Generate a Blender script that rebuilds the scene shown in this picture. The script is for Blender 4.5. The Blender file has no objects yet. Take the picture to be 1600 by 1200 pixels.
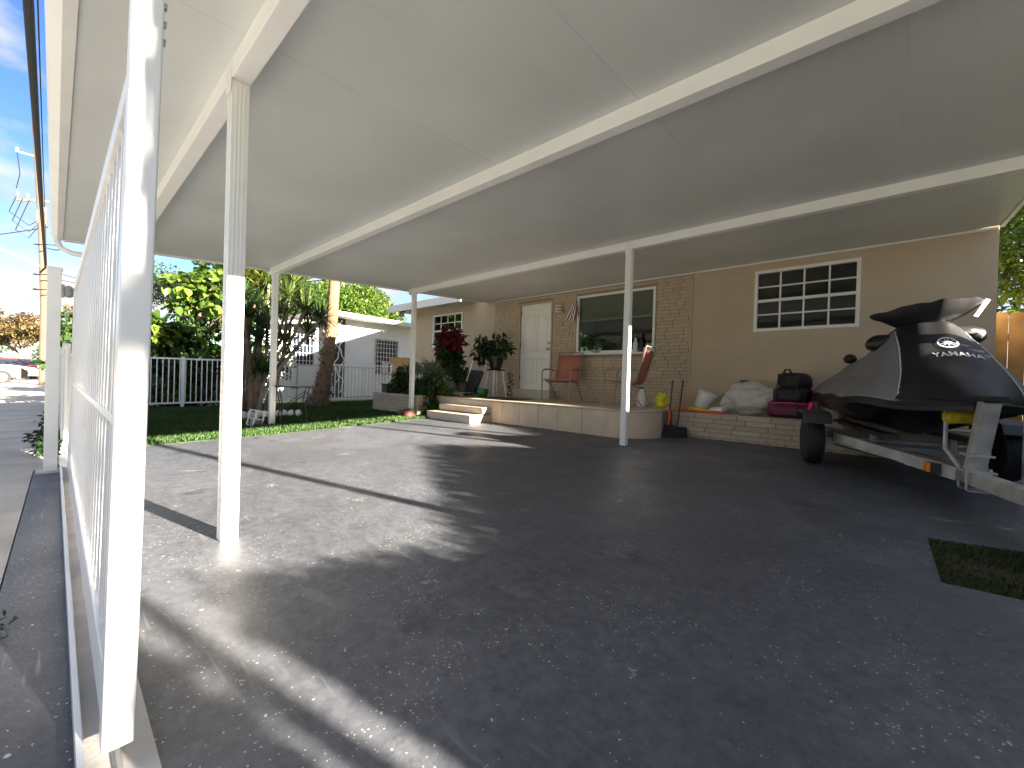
import bpy, math, random
import numpy as np
from mathutils import Vector, Matrix
R = math.radians
random.seed(7); rng = np.random.default_rng(11)
sc = bpy.context.scene
C = sc.collection

# ------------------------------------------------------------------ camera
cam = bpy.data.cameras.new('camera'); co = bpy.data.objects.new('camera', cam); C.objects.link(co)
FOC, YAW, PIT, ROL = 641.28, .7307, -.0073, .0306
fw = Vector((-math.sin(YAW)*math.cos(PIT), math.cos(YAW)*math.cos(PIT), math.sin(PIT)))
rt = Vector((math.cos(YAW), math.sin(YAW), 0)); up = rt.cross(fw)
r2 = rt*math.cos(ROL)+up*math.sin(ROL); u2 = -rt*math.sin(ROL)+up*math.cos(ROL)
mw = Matrix((r2, u2, -fw)).transposed().to_4x4(); mw.translation = (0, 0, .88)
co.matrix_world = mw
cam.sensor_width = 36; cam.lens = 36*FOC/1600; cam.clip_start = .02; cam.clip_end = 2000
sc.camera = co

# ------------------------------------------------------------------ world, sun, exposure
SUN_EL = R(17.7); SX, SY = 1.0, .215
saz = math.atan2(SX, SY)
w = bpy.data.worlds.new('World'); sc.world = w; w.use_nodes = True
nt = w.node_tree; nt.nodes.clear()
def wn(t, **k):
    n = nt.nodes.new(t)
    for a, b in k.items(): setattr(n, a, b)
    return n
sky = wn('ShaderNodeTexSky', sky_type='NISHITA', sun_disc=False, sun_elevation=SUN_EL, sun_rotation=saz, altitude=0, air_density=1.0, dust_density=.1, ozone_density=2.5)
tc = wn('ShaderNodeTexCoord'); mp = wn('ShaderNodeMapping'); mp.inputs['Scale'].default_value = (1, 1, 2.4)
mp.inputs['Location'].default_value = (.35, .2, .1)
n1 = wn('ShaderNodeTexNoise'); n1.inputs['Scale'].default_value = 3.1; n1.inputs['Detail'].default_value = 9; n1.inputs['Roughness'].default_value = .56
rmp = wn('ShaderNodeValToRGB'); rmp.color_ramp.elements[0].position = .41; rmp.color_ramp.elements[1].position = .57
n2 = wn('ShaderNodeTexNoise'); n2.inputs['Scale'].default_value = 6; n2.inputs['Detail'].default_value = 4
cr = wn('ShaderNodeValToRGB'); cr.color_ramp.elements[0].color = (1.55, 1.65, 1.9, 1); cr.color_ramp.elements[1].color = (2.7, 2.65, 2.55, 1)
cr.color_ramp.elements[0].position = .3; cr.color_ramp.elements[1].position = .65
mx = wn('ShaderNodeMixRGB'); bg = wn('ShaderNodeBackground'); bg.inputs['Strength'].default_value = .05
out = wn('ShaderNodeOutputWorld'); L = nt.links.new
L(tc.outputs['Generated'], mp.inputs['Vector']); L(mp.outputs[0], n1.inputs['Vector']); L(mp.outputs[0], n2.inputs['Vector'])
L(n1.outputs['Fac'], rmp.inputs[0]); L(n2.outputs['Fac'], cr.inputs[0]); L(rmp.outputs[0], mx.inputs[0])
hsv = wn('ShaderNodeHueSaturation'); hsv.inputs['Saturation'].default_value = 1.2; hsv.inputs['Hue'].default_value = .516; hsv.inputs['Value'].default_value = .64; L(sky.outputs[0], hsv.inputs['Color']); L(hsv.outputs[0], mx.inputs[1]); L(cr.outputs[0], mx.inputs[2]); L(mx.outputs[0], bg.inputs[0]); L(bg.outputs[0], out.inputs[0])
sl = bpy.data.lights.new('sun', 'SUN'); sl.energy = 5.0; sl.angle = R(.75); sl.color = (1, .89, .74)
so = bpy.data.objects.new('sun', sl); C.objects.link(so)
sdir = Vector((math.sin(saz)*math.cos(SUN_EL), math.cos(saz)*math.cos(SUN_EL), math.sin(SUN_EL)))
so.rotation_euler = (-sdir).to_track_quat('-Z', 'Y').to_euler(); so.location = (20, 5, 12)
sc.view_settings.view_transform = 'Standard'; sc.view_settings.look = 'None'
sc.view_settings.exposure = 3.15; sc.view_settings.gamma = 1; sc.view_settings.use_curve_mapping = False
sc.cycles.max_bounces = 10; sc.cycles.diffuse_bounces = 6; sc.cycles.transparent_max_bounces = 12

# ------------------------------------------------------------------ materials
MT = {}
def mat(name, col, rough=.6, var=.12, scale=8., bump=0., bscale=60., metal=0., spec=.5, var2=0., col2=None, transl=0., island=0., coords='Object', detail=5, objrand=0.):
    m = bpy.data.materials.new(name); m.use_nodes = True; t = m.node_tree; N = t.nodes; b = N['Principled BSDF']
    b.inputs['Roughness'].default_value = rough; b.inputs['Metallic'].default_value = metal
    b.inputs['Specular IOR Level'].default_value = spec
    tcn = N.new('ShaderNodeTexCoord'); nz = N.new('ShaderNodeTexNoise'); nz.inputs['Scale'].default_value = scale; nz.inputs['Detail'].default_value = detail
    t.links.new(tcn.outputs[coords], nz.inputs['Vector'])
    rp = N.new('ShaderNodeValToRGB'); a = Vector(col); c2 = Vector(col2) if col2 else a*(1+var)
    rp.color_ramp.elements[0].color = (*(a*(1-var) if not col2 else a), 1); rp.color_ramp.elements[1].color = (*c2, 1)
    rp.color_ramp.elements[0].position = .32; rp.color_ramp.elements[1].position = .68
    t.links.new(nz.outputs['Fac'], rp.inputs[0]); res = rp.outputs[0]
    if island:
        g = N.new('ShaderNodeNewGeometry'); hs = N.new('ShaderNodeHueSaturation'); mr = N.new('ShaderNodeMapRange')
        mr.inputs[3].default_value = 1-island; mr.inputs[4].default_value = 1+island
        t.links.new(g.outputs['Random Per Island'], mr.inputs[0]); t.links.new(mr.outputs[0], hs.inputs['Value']); t.links.new(res, hs.inputs['Color'])
        mr2 = N.new('ShaderNodeMapRange'); mr2.inputs[3].default_value = .5+.05*island; mr2.inputs[4].default_value = .5-.05*island
        t.links.new(g.outputs['Random Per Island'], mr2.inputs[0]); t.links.new(mr2.outputs[0], hs.inputs['Hue']); res = hs.outputs[0]
    if objrand:
        oi = N.new('ShaderNodeObjectInfo'); hs = N.new('ShaderNodeHueSaturation'); mr = N.new('ShaderNodeMapRange'); mr.inputs[3].default_value = 1-objrand; mr.inputs[4].default_value = 1+objrand
        t.links.new(oi.outputs['Random'], mr.inputs[0]); t.links.new(mr.outputs[0], hs.inputs['Value']); t.links.new(res, hs.inputs['Color']); res = hs.outputs[0]
    t.links.new(res, b.inputs['Base Color'])
    if bump:
        n3 = N.new('ShaderNodeTexNoise'); n3.inputs['Scale'].default_value = bscale; n3.inputs['Detail'].default_value = 4
        t.links.new(tcn.outputs[coords], n3.inputs['Vector'])
        bp = N.new('ShaderNodeBump'); bp.inputs['Strength'].default_value = bump; bp.inputs['Distance'].default_value = .01
        t.links.new(n3.outputs['Fac'], bp.inputs['Height']); t.links.new(bp.outputs[0], b.inputs['Normal'])
    if transl:
        tr = N.new('ShaderNodeBsdfTranslucent'); ms = N.new('ShaderNodeMixShader'); ms.inputs[0].default_value = transl
        t.links.new(res, tr.inputs['Color']); o = N['Material Output']
        t.links.new(b.outputs[0], ms.inputs[1]); t.links.new(tr.outputs[0], ms.inputs[2]); t.links.new(ms.outputs[0], o.inputs[0])
    MT[name] = m; return m

mat('white_paint', (.80, .80, .78), .35, .03, 6, .04, 90)
mat('gate_paint', (.80, .80, .80), .3, .02, 5)
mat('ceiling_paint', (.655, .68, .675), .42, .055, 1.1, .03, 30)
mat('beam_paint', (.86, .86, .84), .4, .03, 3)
mat('screw', (.35, .35, .34), .5, .1, metal=.5)
mat('gutter_paint', (.74, .74, .72), .35, .05, 4)
mat('stucco', (.52, .42, .305), .85, .06, 1.6, .35, 140)
mat('brick_paint', (.50, .405, .295), .8, .1, 2.2, .35, 70, objrand=.07)
mat('planter_brick', (.45, .385, .31), .85, .16, 5, .4, 60, objrand=.12)
mat('mortar', (.31, .25, .19), .95, .1, 10, .3, 80)
mat('tile', (.56, .455, .345), .45, .09, 5, .05, 40, objrand=.05)
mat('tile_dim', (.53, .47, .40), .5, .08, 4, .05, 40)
mat('grout', (.24, .2, .17), .9, .1, 20)
mat('concrete', (.50, .465, .41), .9, .18, 2.5, .3, 60)
mat('curb', (.55, .53, .5), .8, .12, 8, .2, 60)
mat('asphalt', (.30, .29, .27), .9, .2, 1.5, .3, 90)
mat('soil', (.055, .04, .026), .95, .3, 20, .6, 40)
mat('terrain', (.10, .12, .05), .95, .35, .6, .4, 12)
mat('lawn_base', (.035, .06, .018), .95, .35, 3, .5, 60)
mat('grass', (.026, .068, .012), .6, .2, .9, island=.45, transl=.3, col2=(.055, .115, .02))
mat('leaf', (.035, .085, .016), .45, .2, .8, island=.5, transl=.35, col2=(.06, .115, .022))
mat('leaf_dark', (.018, .044, .013), .42, .2, 1, island=.45, transl=.2, col2=(.04, .085, .02))
mat('leaf_bright', (.075, .155, .022), .42, .2, .7, island=.4, transl=.4, col2=(.14, .20, .03))
mat('leaf_yellow', (.19, .175, .022), .5, .2, .9, island=.4, transl=.4, col2=(.10, .15, .02))
mat('leaf_autumn', (.11, .10, .025), .6, .2, .5, island=.5, transl=.3, col2=(.16, .085, .045))
mat('leaf_red', (.10, .012, .02), .45, .2, 3, island=.5, transl=.25, col2=(.17, .02, .03))
mat('leaf_pale', (.34, .40, .25), .5, .2, 4, island=.5, transl=.25, col2=(.07, .14, .05))
mat('spike_leaf', (.04, .08, .018), .42, .2, 1.2, island=.5, transl=.25, col2=(.11, .145, .028))
mat('bark', (.14, .105, .075), .9, .35, 6, .7, 30)
mat('bark_grey', (.24, .205, .165), .9, .3, 6, .6, 30)
mat('palm_bark', (.36, .22, .12), .9, .25, 5, .6, 40)
mat('palm_low', (.18, .125, .085), .95, .35, 14, .9, 40)
mat('pole_wood', (.12, .082, .055), .85, .12, 3, .4, 30)
mat('cable', (.004, .004, .005), .7, .1)
mat('steel', (.42, .42, .42), .5, .22, 9, .1, 60, metal=.75)
mat('galv', (.40, .40, .39), .6, .25, 7, .15, 50, metal=.35)
mat('dark_metal', (.02, .02, .022), .45, .2)
mat('neighbour_wall', (.70, .71, .73), .85, .04, 2, .25, 100)
mat('roof_white', (.62, .58, .51), .8, .08, 1, .2, 40)
mat('roof_dark', (.12, .11, .1), .9, .2, 4)
mat('panel_black', (.03, .018, .025), .5, .2)
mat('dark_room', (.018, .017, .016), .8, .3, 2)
mat('blind', (.55, .53, .43), .7, .05, 30)
mat('curtain', (.62, .66, .75), .8, .15, 6)
mat('door_white', (.87, .865, .83), .4, .02, 3)
mat('brass', (.45, .38, .25), .35, .1, metal=.8)
mat('sling', (.46, .165, .115), .7, .08, 40, .15, 300)
mat('chair_frame', (.33, .28, .23), .45, .1, metal=.3)
mat('plastic_white', (.72, .72, .69), .4, .06, 8)
mat('rubber', (.013, .013, .014), .75, .2, 20, .2, 60)
mat('wood_fence', (.34, .20, .07), .8, .22, 4, .3, 40)
mat('pot_grey', (.24, .27, .24), .7, .15, 10)
mat('pot_brown', (.05, .032, .022), .5, .2, 10)
mat('pot_black', (.012, .012, .012), .35, .2)
mat('pot_green', (.015, .17, .025), .35, .1)
mat('floral', (.008, .008, .012), .8, .1, 26, col2=(.13, .125, .16), detail=1)
mat('red_clay', (.085, .02, .018), .7, .25, 9, .3, 30)
mat('yellow_plastic', (.62, .55, .03), .45, .25, 12)
mat('yellow_fuzz', (.52, .40, .015), .9, .25, 30, .9, 90)
mat('orange_plastic', (.68, .09, .02), .45, .1)
mat('amber', (.75, .22, .02), .25, .1)
mat('case_purple', (.11, .008, .045), .6, .25, 6, .7, 22)
mat('case_black', (.012, .011, .013), .65, .2, 8, .8, 20)
mat('pink', (.75, .05, .22), .5, .1)
mat('cover_black', (.0055, .006, .0075), .5, .25, 3, .35, 7)
mat('cover_grey', (.15, .15, .165), .6, .12, 3, .3, 9)
mat('cover_sheen', (.014, .014, .015), .4, .2, 3, .5, 9)
mat('cover_trim', (.55, .52, .48), .45, .1, 10)
mat('hull_black', (.006, .006, .007), .3, .1)
mat('hull_red', (.12, .008, .015), .3, .1)
mat('fender_blue', (.035, .04, .047), .5, .15, 8)
mat('logo_white', (.72, .72, .74), .6, .04)
mat('car_silver', (.28, .29, .31), .3, .03, metal=.2)
mat('car_white', (.45, .46, .47), .3, .03)
mat('car_red', (.28, .02, .02), .3, .05)
mat('car_dark', (.10, .06, .045), .35, .05)
mat('glass_dark', (.02, .03, .045), .06, .1)
mat('tail_red', (.4, .01, .01), .3, .1)
mat('ac_cream', (.55, .53, .48), .6, .08)
mat('flag_red', (.22, .03, .04), .8, .1)
mat('flag_white', (.82, .80, .77), .8, .1)
mat('flag_blue', (.02, .025, .08), .8, .1)
mat('shell', (.50, .42, .32), .7, .1)
mat('patch_blade', (.028, .06, .012), .7, .2, 2.5, island=.6, transl=.2, col2=(.07, .075, .025))
mat('far_house', (.62, .58, .5), .85, .08)

def glass_mat():
    m = bpy.data.materials.new('pane_glass'); m.use_nodes = True; t = m.node_tree; N = t.nodes; N.clear()
    o = N.new('ShaderNodeOutputMaterial'); tr = N.new('ShaderNodeBsdfTransparent'); tr.inputs[0].default_value = (.72, .76, .74, 1)
    g = N.new('ShaderNodeBsdfGlossy'); g.inputs['Roughness'].default_value = .02; f = N.new('ShaderNodeFresnel'); f.inputs[0].default_value = 1.6
    ms = N.new('ShaderNodeMixShader'); t.links.new(f.outputs[0], ms.inputs[0]); t.links.new(tr.outputs[0], ms.inputs[1]); t.links.new(g.outputs[0], ms.inputs[2]); t.links.new(ms.outputs[0], o.inputs[0])
    MT['pane_glass'] = m
    m = bpy.data.materials.new('plastic_bag'); m.use_nodes = True; t = m.node_tree; N = t.nodes; b = N['Principled BSDF']
    b.inputs['Base Color'].default_value = (.72, .70, .66, 1); b.inputs['Roughness'].default_value = .22
    tr = N.new('ShaderNodeBsdfTransparent'); ms = N.new('ShaderNodeMixShader'); ms.inputs[0].default_value = .30
    nz = N.new('ShaderNodeTexNoise'); nz.inputs['Scale'].default_value = 13; nz.inputs['Detail'].default_value = 3; bp = N.new('ShaderNodeBump'); bp.inputs['Strength'].default_value = 1; bp.inputs['Distance'].default_value = .06
    tcn = N.new('ShaderNodeTexCoord'); t.links.new(tcn.outputs['Object'], nz.inputs['Vector']); t.links.new(nz.outputs['Fac'], bp.inputs['Height']); t.links.new(bp.outputs[0], b.inputs['Normal'])
    t.links.new(b.outputs[0], ms.inputs[1]); t.links.new(tr.outputs[0], ms.inputs[2]); t.links.new(ms.outputs[0], N['Material Output'].inputs[0])
    MT['plastic_bag'] = m
glass_mat()

def palm_mat():
    m = mat('palm_trunk', (.20, .115, .06), .9, .2, 5, .6, 40); t = m.node_tree; N = t.nodes; K = t.links.new
    tcn = N.new('ShaderNodeTexCoord'); sp = N.new('ShaderNodeSeparateXYZ'); K(tcn.outputs['Object'], sp.inputs[0])
    nz = N.new('ShaderNodeTexNoise'); nz.inputs['Scale'].default_value = 7; nz.inputs['Detail'].default_value = 6; K(tcn.outputs['Object'], nz.inputs['Vector'])
    ad = N.new('ShaderNodeMath'); ad.operation = 'MULTIPLY_ADD'; ad.inputs[1].default_value = 1.6; K(nz.outputs['Fac'], ad.inputs[0]); K(sp.outputs[2], ad.inputs[2])
    mr = N.new('ShaderNodeMapRange'); mr.inputs[1].default_value = 1.3; mr.inputs[2].default_value = 2.9; K(ad.outputs[0], mr.inputs[0])
    mx = N.new('ShaderNodeMixRGB'); mx.inputs[1].default_value = (.15, .10, .068, 1); K(mr.outputs[0], mx.inputs[0])
    b = N['Principled BSDF']; src = b.inputs['Base Color'].links[0].from_socket; K(src, mx.inputs[2]); K(mx.outputs[0], b.inputs['Base Color'])
palm_mat()
def drive_mat(name, base):
    # painted concrete: dark sealer, white flakes of old paint, scuffs, worn patches
    m = bpy.data.materials.new(name); m.use_nodes = True; t = m.node_tree; N = t.nodes; b = N['Principled BSDF']; K = t.links.new
    tcn = N.new('ShaderNodeTexCoord')
    def noise(s, d=4, ro=.5):
        n = N.new('ShaderNodeTexNoise'); n.inputs['Scale'].default_value = s; n.inputs['Detail'].default_value = d; n.inputs['Roughness'].default_value = ro; K(tcn.outputs['Object'], n.inputs['Vector']); return n.outputs['Fac']
    def ramp(x, a, bb):
        r = N.new('ShaderNodeMapRange'); r.inputs[1].default_value = a; r.inputs[2].default_value = bb; K(x, r.inputs[0]); return r.outputs[0]
    def mth(op, x, y):
        q = N.new('ShaderNodeMath'); q.operation = op
        for i, v in enumerate((x, y)):
            if isinstance(v, (int, float)): q.inputs[i].default_value = v
            else: K(v, q.inputs[i])
        return q.outputs[0]
    def flakes(scale, r0, r1, keep, dens):
        v = N.new('ShaderNodeTexVoronoi'); v.inputs['Scale'].default_value = scale; v.inputs['Randomness'].default_value = 1
        nd = N.new('ShaderNodeTexNoise'); nd.inputs['Scale'].default_value = scale*1.3; K(tcn.outputs['Object'], nd.inputs['Vector'])
        ad = N.new('ShaderNodeVectorMath'); ad.operation = 'MULTIPLY_ADD'; ad.inputs[1].default_value = (.9/scale,)*3; K(nd.outputs['Color'], ad.inputs[0]); K(tcn.outputs['Object'], ad.inputs[2])
        K(ad.outputs[0], v.inputs['Vector'])
        sp = N.new('ShaderNodeSeparateColor'); K(v.outputs['Color'], sp.inputs[0])
        rad = ramp(sp.outputs[1], 0, 1); rad = mth('MULTIPLY_ADD', rad, r1-r0) if False else mth('ADD', mth('MULTIPLY', sp.outputs[1], r1-r0), r0)
        near = mth('LESS_THAN', v.outputs['Distance'], rad)
        prob = mth('MULTIPLY', dens, keep); pick = mth('LESS_THAN', sp.outputs[0], prob)
        return mth('MULTIPLY', near, pick)
    d1 = ramp(noise(.85, 4, .6), .42, .66); d2 = ramp(noise(4.5, 4, .6), .42, .64); dens = mth('ADD', mth('MULTIPLY', d1, d2), .025)
    f = mth('MAXIMUM', flakes(44, .08, .22, .55, dens), flakes(95, .12, .32, .6, dens))
    f = mth('MAXIMUM', f, flakes(17, .05, .12, .2, dens))
    # scraped patches
    sc_ = mth('MULTIPLY', mth('GREATER_THAN', noise(3.1, 3), .70), mth('GREATER_THAN', noise(75, 6, .8), .55))
    f = mth('MAXIMUM', f, sc_)
    c = N.new('ShaderNodeValToRGB'); c.color_ramp.elements[0].color = (*[x*.78 for x in base], 1); c.color_ramp.elements[1].color = (*[x*1.3 for x in base], 1)
    c.color_ramp.elements[0].position = .3; c.color_ramp.elements[1].position = .72
    K(noise(.9, 8, .62), c.inputs[0])
    dk = N.new('ShaderNodeMixRGB'); dk.blend_type = 'MULTIPLY'; dk.inputs[0].default_value = 1
    gr = N.new('ShaderNodeValToRGB'); gr.color_ramp.elements[0].color = (.7, .7, .7, 1); gr.color_ramp.elements[0].position = .35; gr.color_ramp.elements[1].color = (1.15, 1.13, 1.1, 1); gr.color_ramp.elements[1].position = .62
    K(noise(24, 6, .7), gr.inputs[0]); K(c.outputs[0], dk.inputs[1]); K(gr.outputs[0], dk.inputs[2])
    du = N.new('ShaderNodeMixRGB'); du.inputs[2].default_value = (base[0]*2.3, base[1]*2.2, base[2]*2.0, 1)
    K(mth('MULTIPLY', ramp(noise(.55, 9, .68), .5, .78), ramp(noise(9, 8, .75), .35, .75)), du.inputs[0]); K(dk.outputs[0], du.inputs[1])
    mpn = N.new('ShaderNodeMapping'); mpn.inputs['Scale'].default_value = (2.2, 34, 1); mpn.inputs['Rotation'].default_value = (0, 0, .9); K(tcn.outputs['Object'], mpn.inputs['Vector'])
    sn_ = N.new('ShaderNodeTexNoise'); sn_.inputs['Scale'].default_value = 1.6; sn_.inputs['Detail'].default_value = 5; K(mpn.outputs[0], sn_.inputs['Vector'])
    su = N.new('ShaderNodeMixRGB'); su.inputs[2].default_value = (.2, .2, .195, 1); K(mth('MULTIPLY', mth('MULTIPLY', ramp(sn_.outputs['Fac'], .60, .72), ramp(noise(1.3, 3), .48, .62)), .8), su.inputs[0]); K(du.outputs[0], su.inputs[1])
    st_ = N.new('ShaderNodeMixRGB'); st_.blend_type = 'MULTIPLY'; st_.inputs[2].default_value = (.55, .54, .53, 1); K(ramp(noise(1.9, 5, .6), .6, .72), st_.inputs[0]); K(su.outputs[0], st_.inputs[1])
    dk = st_
    mx = N.new('ShaderNodeMixRGB'); mx.inputs[2].default_value = (.46, .45, .42, 1); K(mth('MULTIPLY', f, .9), mx.inputs[0]); K(dk.outputs[0], mx.inputs[1]); K(mx.outputs[0], b.inputs['Base Color'])
    rr = N.new('ShaderNodeMapRange'); rr.inputs[1].default_value = .3; rr.inputs[2].default_value = .7; rr.inputs[3].default_value = .40; rr.inputs[4].default_value = .62; K(noise(1.7, 6), rr.inputs[0]); K(rr.outputs[0], b.inputs['Roughness'])
    bp = N.new('ShaderNodeBump'); bp.inputs['Strength'].default_value = .35; bp.inputs['Distance'].default_value = .006; K(noise(55, 6, .65), bp.inputs['Height']); K(bp.outputs[0], b.inputs['Normal'])
    MT[name] = m
drive_mat('driveway_paint', (.088, .095, .113)); drive_mat('apron_paint', (.056, .061, .073))

# ------------------------------------------------------------------ mesh helpers
ORG = {}
def link(o): C.objects.link(o); return o
def tag(o, label=None, cat=None, group=None, kind=None):
    if label: o['label'] = label
    if cat: o['category'] = cat
    if group: o['group'] = group
    if kind: o['kind'] = kind
    return o
def thing(name, label, cat, loc=(0, 0, 0), rz=0, group=None):
    o = link(bpy.data.objects.new(name, None)); o.location = loc; o.rotation_euler = (0, 0, rz); o.empty_display_size = .1
    ORG[o] = Vector(loc); return tag(o, label, cat, group)
def mesh_np(name, V, F, m, smooth=False):
    V = np.asarray(V, np.float32); F = np.asarray(F, np.int32); me = bpy.data.meshes.new(name); n, k = F.shape
    me.vertices.add(len(V)); me.vertices.foreach_set('co', V.ravel()); me.loops.add(n*k); me.loops.foreach_set('vertex_index', F.ravel())
    me.polygons.add(n); me.polygons.foreach_set('loop_start', np.arange(n, dtype=np.int32)*k)
    try: me.polygons.foreach_set('loop_total', np.full(n, k, np.int32))
    except Exception: pass
    me.update(calc_edges=True); me.validate(); me.materials.append(MT[m])
    if smooth: me.polygons.foreach_set('use_smooth', np.ones(len(me.polygons), bool))
    return me
def place(name, me, parent=None, local=False, loc=None):
    o = link(bpy.data.objects.new(name, me))
    if parent is not None:
        o.parent = parent; ORG[o] = ORG.get(parent, Vector())
        if not local: o.location = -ORG[o]*0; me.transform(Matrix.Translation(-ORG[o]))
    if loc is not None: o.location = loc
    return o
class MB:
    def __init__(s): s.v = []; s.f = []
    def add(s, vs, fs):
        n = len(s.v); s.v += [tuple(x) for x in vs]; s.f += [tuple(i+n for i in f) for f in fs]; return s
    def box(s, x0, x1, y0, y1, z0, z1, M=None):
        vs = [Vector((x, y, z)) for x in (x0, x1) for y in (y0, y1) for z in (z0, z1)]
        if M is not None: vs = [M @ a for a in vs]
        return s.add(vs, [(0, 1, 3, 2), (4, 6, 7, 5), (0, 4, 5, 1), (2, 3, 7, 6), (0, 2, 6, 4), (1, 5, 7, 3)])
    def tube(s, pts, rs, n=8, cap=True):
        pts = [Vector(a) for a in pts]; rs = rs if hasattr(rs, '__len__') else [rs]*len(pts); rings = []; prev = None
        for i, a in enumerate(pts):
            d = (pts[min(i+1, len(pts)-1)]-pts[max(i-1, 0)])
            d = d.normalized() if d.length > 1e-9 else Vector((0, 0, 1))
            if prev is None: u = d.orthogonal().normalized()
            else: u = (prev-d*prev.dot(d)); u = u.normalized() if u.length > 1e-6 else d.orthogonal().normalized()
            prev = u; v = d.cross(u)
            rings.append([a+(u*math.cos(2*math.pi*k/n)+v*math.sin(2*math.pi*k/n))*rs[i] for k in range(n)])
        vs = [q for r_ in rings for q in r_]; fs = []
        for i in range(len(pts)-1):
            for k in range(n): fs.append((i*n+k, i*n+(k+1) % n, (i+1)*n+(k+1) % n, (i+1)*n+k))
        if cap: fs.append(tuple(range(n-1, -1, -1))); fs.append(tuple((len(pts)-1)*n+k for k in range(n)))
        return s.add(vs, fs)
    def bar(s, a, b, w_, h_):
        a = Vector(a); b = Vector(b); d = b-a; l = d.length; q = d.to_track_quat('X', 'Z').to_matrix().to_4x4(); q.translation = a
        return s.box(0, l, -w_/2, w_/2, -h_/2, h_/2, q)
    def lathe(s, prof, c, n=16, M=None):
        vs = []; fs = []
        for (r_, z) in prof:
            for k in range(n):
                p_ = Vector((r_*math.cos(2*math.pi*k/n), r_*math.sin(2*math.pi*k/n), z))
                if M is not None: p_ = M @ p_
                vs.append(p_+Vector(c))
        for i in range(len(prof)-1):
            for k in range(n): fs.append((i*n+k, i*n+(k+1) % n, (i+1)*n+(k+1) % n, (i+1)*n+k))
        fs.append(tuple(range(n-1, -1, -1))); fs.append(tuple((len(prof)-1)*n+k for k in range(n)))
        return s.add(vs, fs)
    def prism(s, poly, z0, z1):   # poly in xy
        n = len(poly); vs = [(x, y, z0(x, y) if callable(z0) else z0) for x, y in poly]+[(x, y, z1(x, y) if callable(z1) else z1) for x, y in poly]
        return s.add(vs, [tuple(range(n-1, -1, -1)), tuple(range(n, 2*n))]+[(i, (i+1) % n, n+(i+1) % n, n+i) for i in range(n)])
    def build(s, name, m, parent=None, local=False, smooth=False, bevel=0., kind=None):
        me = bpy.data.meshes.new(name); me.from_pydata(s.v, [], s.f); me.materials.append(MT[m]); me.update()
        if smooth:
            me.polygons.foreach_set('use_smooth', np.ones(len(me.polygons), bool)); me.set_sharp_from_angle(angle=R(40))
        o = place(name, me, parent, local)
        if bevel:
            b = o.modifiers.new('bevel', 'BEVEL'); b.width = bevel; b.segments = 2; b.limit_method = 'ANGLE'
        if kind: o['kind'] = kind
        return o
def lump(name, m, c, r, parent=None, noise=.2, seed=0, nu=14, nv=10, smooth=True, local=False, rot=None):
    g = np.random.default_rng(seed); V = []; F = []
    ph = g.uniform(0, 6.28, (6,)); fr = g.integers(1, 5, (6,))
    for j in range(nv+1):
        th = math.pi*j/nv
        for i in range(nu):
            a = 2*math.pi*i/nu
            k = 1+noise*(.4*math.sin(fr[0]*a+ph[0]+2*th)+.35*math.sin(fr[1]*a*1+ph[1]-3*th)+.3*math.cos(fr[2]*th*2+ph[2]+a))*math.sin(th)
            q = Vector((r[0]*k*math.sin(th)*math.cos(a), r[1]*k*math.sin(th)*math.sin(a), r[2]*k*math.cos(th)))
            if rot is not None: q = rot @ q
            V.append(Vector(c)+q)
    for j in range(nv):
        for i in range(nu): F.append((j*nu+i, (j+1)*nu+i, (j+1)*nu+(i+1) % nu, j*nu+(i+1) % nu))
    b = MB(); b.add(V, F); return b.build(name, m, parent, local, smooth)
GZ = lambda y: .0184*max(0., min(y, 14.))
def struct(name, b, m, **k): o = b.build(name, m, **k); o['kind'] = 'structure'; return o

def leaf_mesh(name, m, P, D, L_, W_, fold=.25, upn=None):
    """P bases, D unit directions, L_ lengths, W_ widths: six-vertex folded leaves"""
    n = len(P); D = D/np.linalg.norm(D, axis=1, keepdims=True)
    ref = rng.normal(size=(n, 3)) if upn is None else np.tile(np.array(upn, float), (n, 1))+rng.normal(size=(n, 3))*.35
    S = np.cross(D, ref); S /= np.linalg.norm(S, axis=1, keepdims=True)+1e-9; Nn = np.cross(S, D)
    L_ = np.broadcast_to(L_, (n,))[:, None]; W_ = np.broadcast_to(W_, (n,))[:, None]
    a = P+D*L_*.32; c = P+D*L_*.7
    V = np.stack([P, a+S*W_*.5+Nn*W_*fold, c+S*W_*.42+Nn*W_*fold*.6, P+D*L_-Nn*L_*.12, c-S*W_*.42+Nn*W_*fold*.6, a-S*W_*.5+Nn*W_*fold], 1).reshape(-1, 3)
    i = np.arange(n)[:, None]*6
    F = np.concatenate([i+np.array([[0, 1, 2, 3]]), i+np.array([[0, 3, 4, 5]])], 1).reshape(-1, 4)
    return V, F
def sph(n):
    d = rng.normal(size=(n, 3)); return d/np.linalg.norm(d, axis=1, keepdims=True)
def crown(name, m, parent, clumps, per, L_, W_, spread, flat=1., droop=0., local=False, kind=None):
    Ps = []; Ds = []
    for c, r_ in clumps:
        k = max(4, int(per*(r_/spread)**2)); d = sph(k); rad = r_*(.35+.65*rng.random((k, 1))**.5)
        p_ = np.array(c)+d*rad*np.array([1, 1, flat]); Ps.append(p_); dd = d*.8+sph(k)*.8; dd[:, 2] -= droop; Ds.append(dd)
    P = np.concatenate(Ps); D = np.concatenate(Ds); n = len(P); s_ = rng.uniform(.65, 1.25, n)
    V, F = leaf_mesh(name, m, P, D, L_*s_, W_*s_, upn=(0, 0, 1))
    o = place(name, mesh_np(name, V, F, m), parent, local)
    if kind: o['kind'] = kind
    return o
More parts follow.
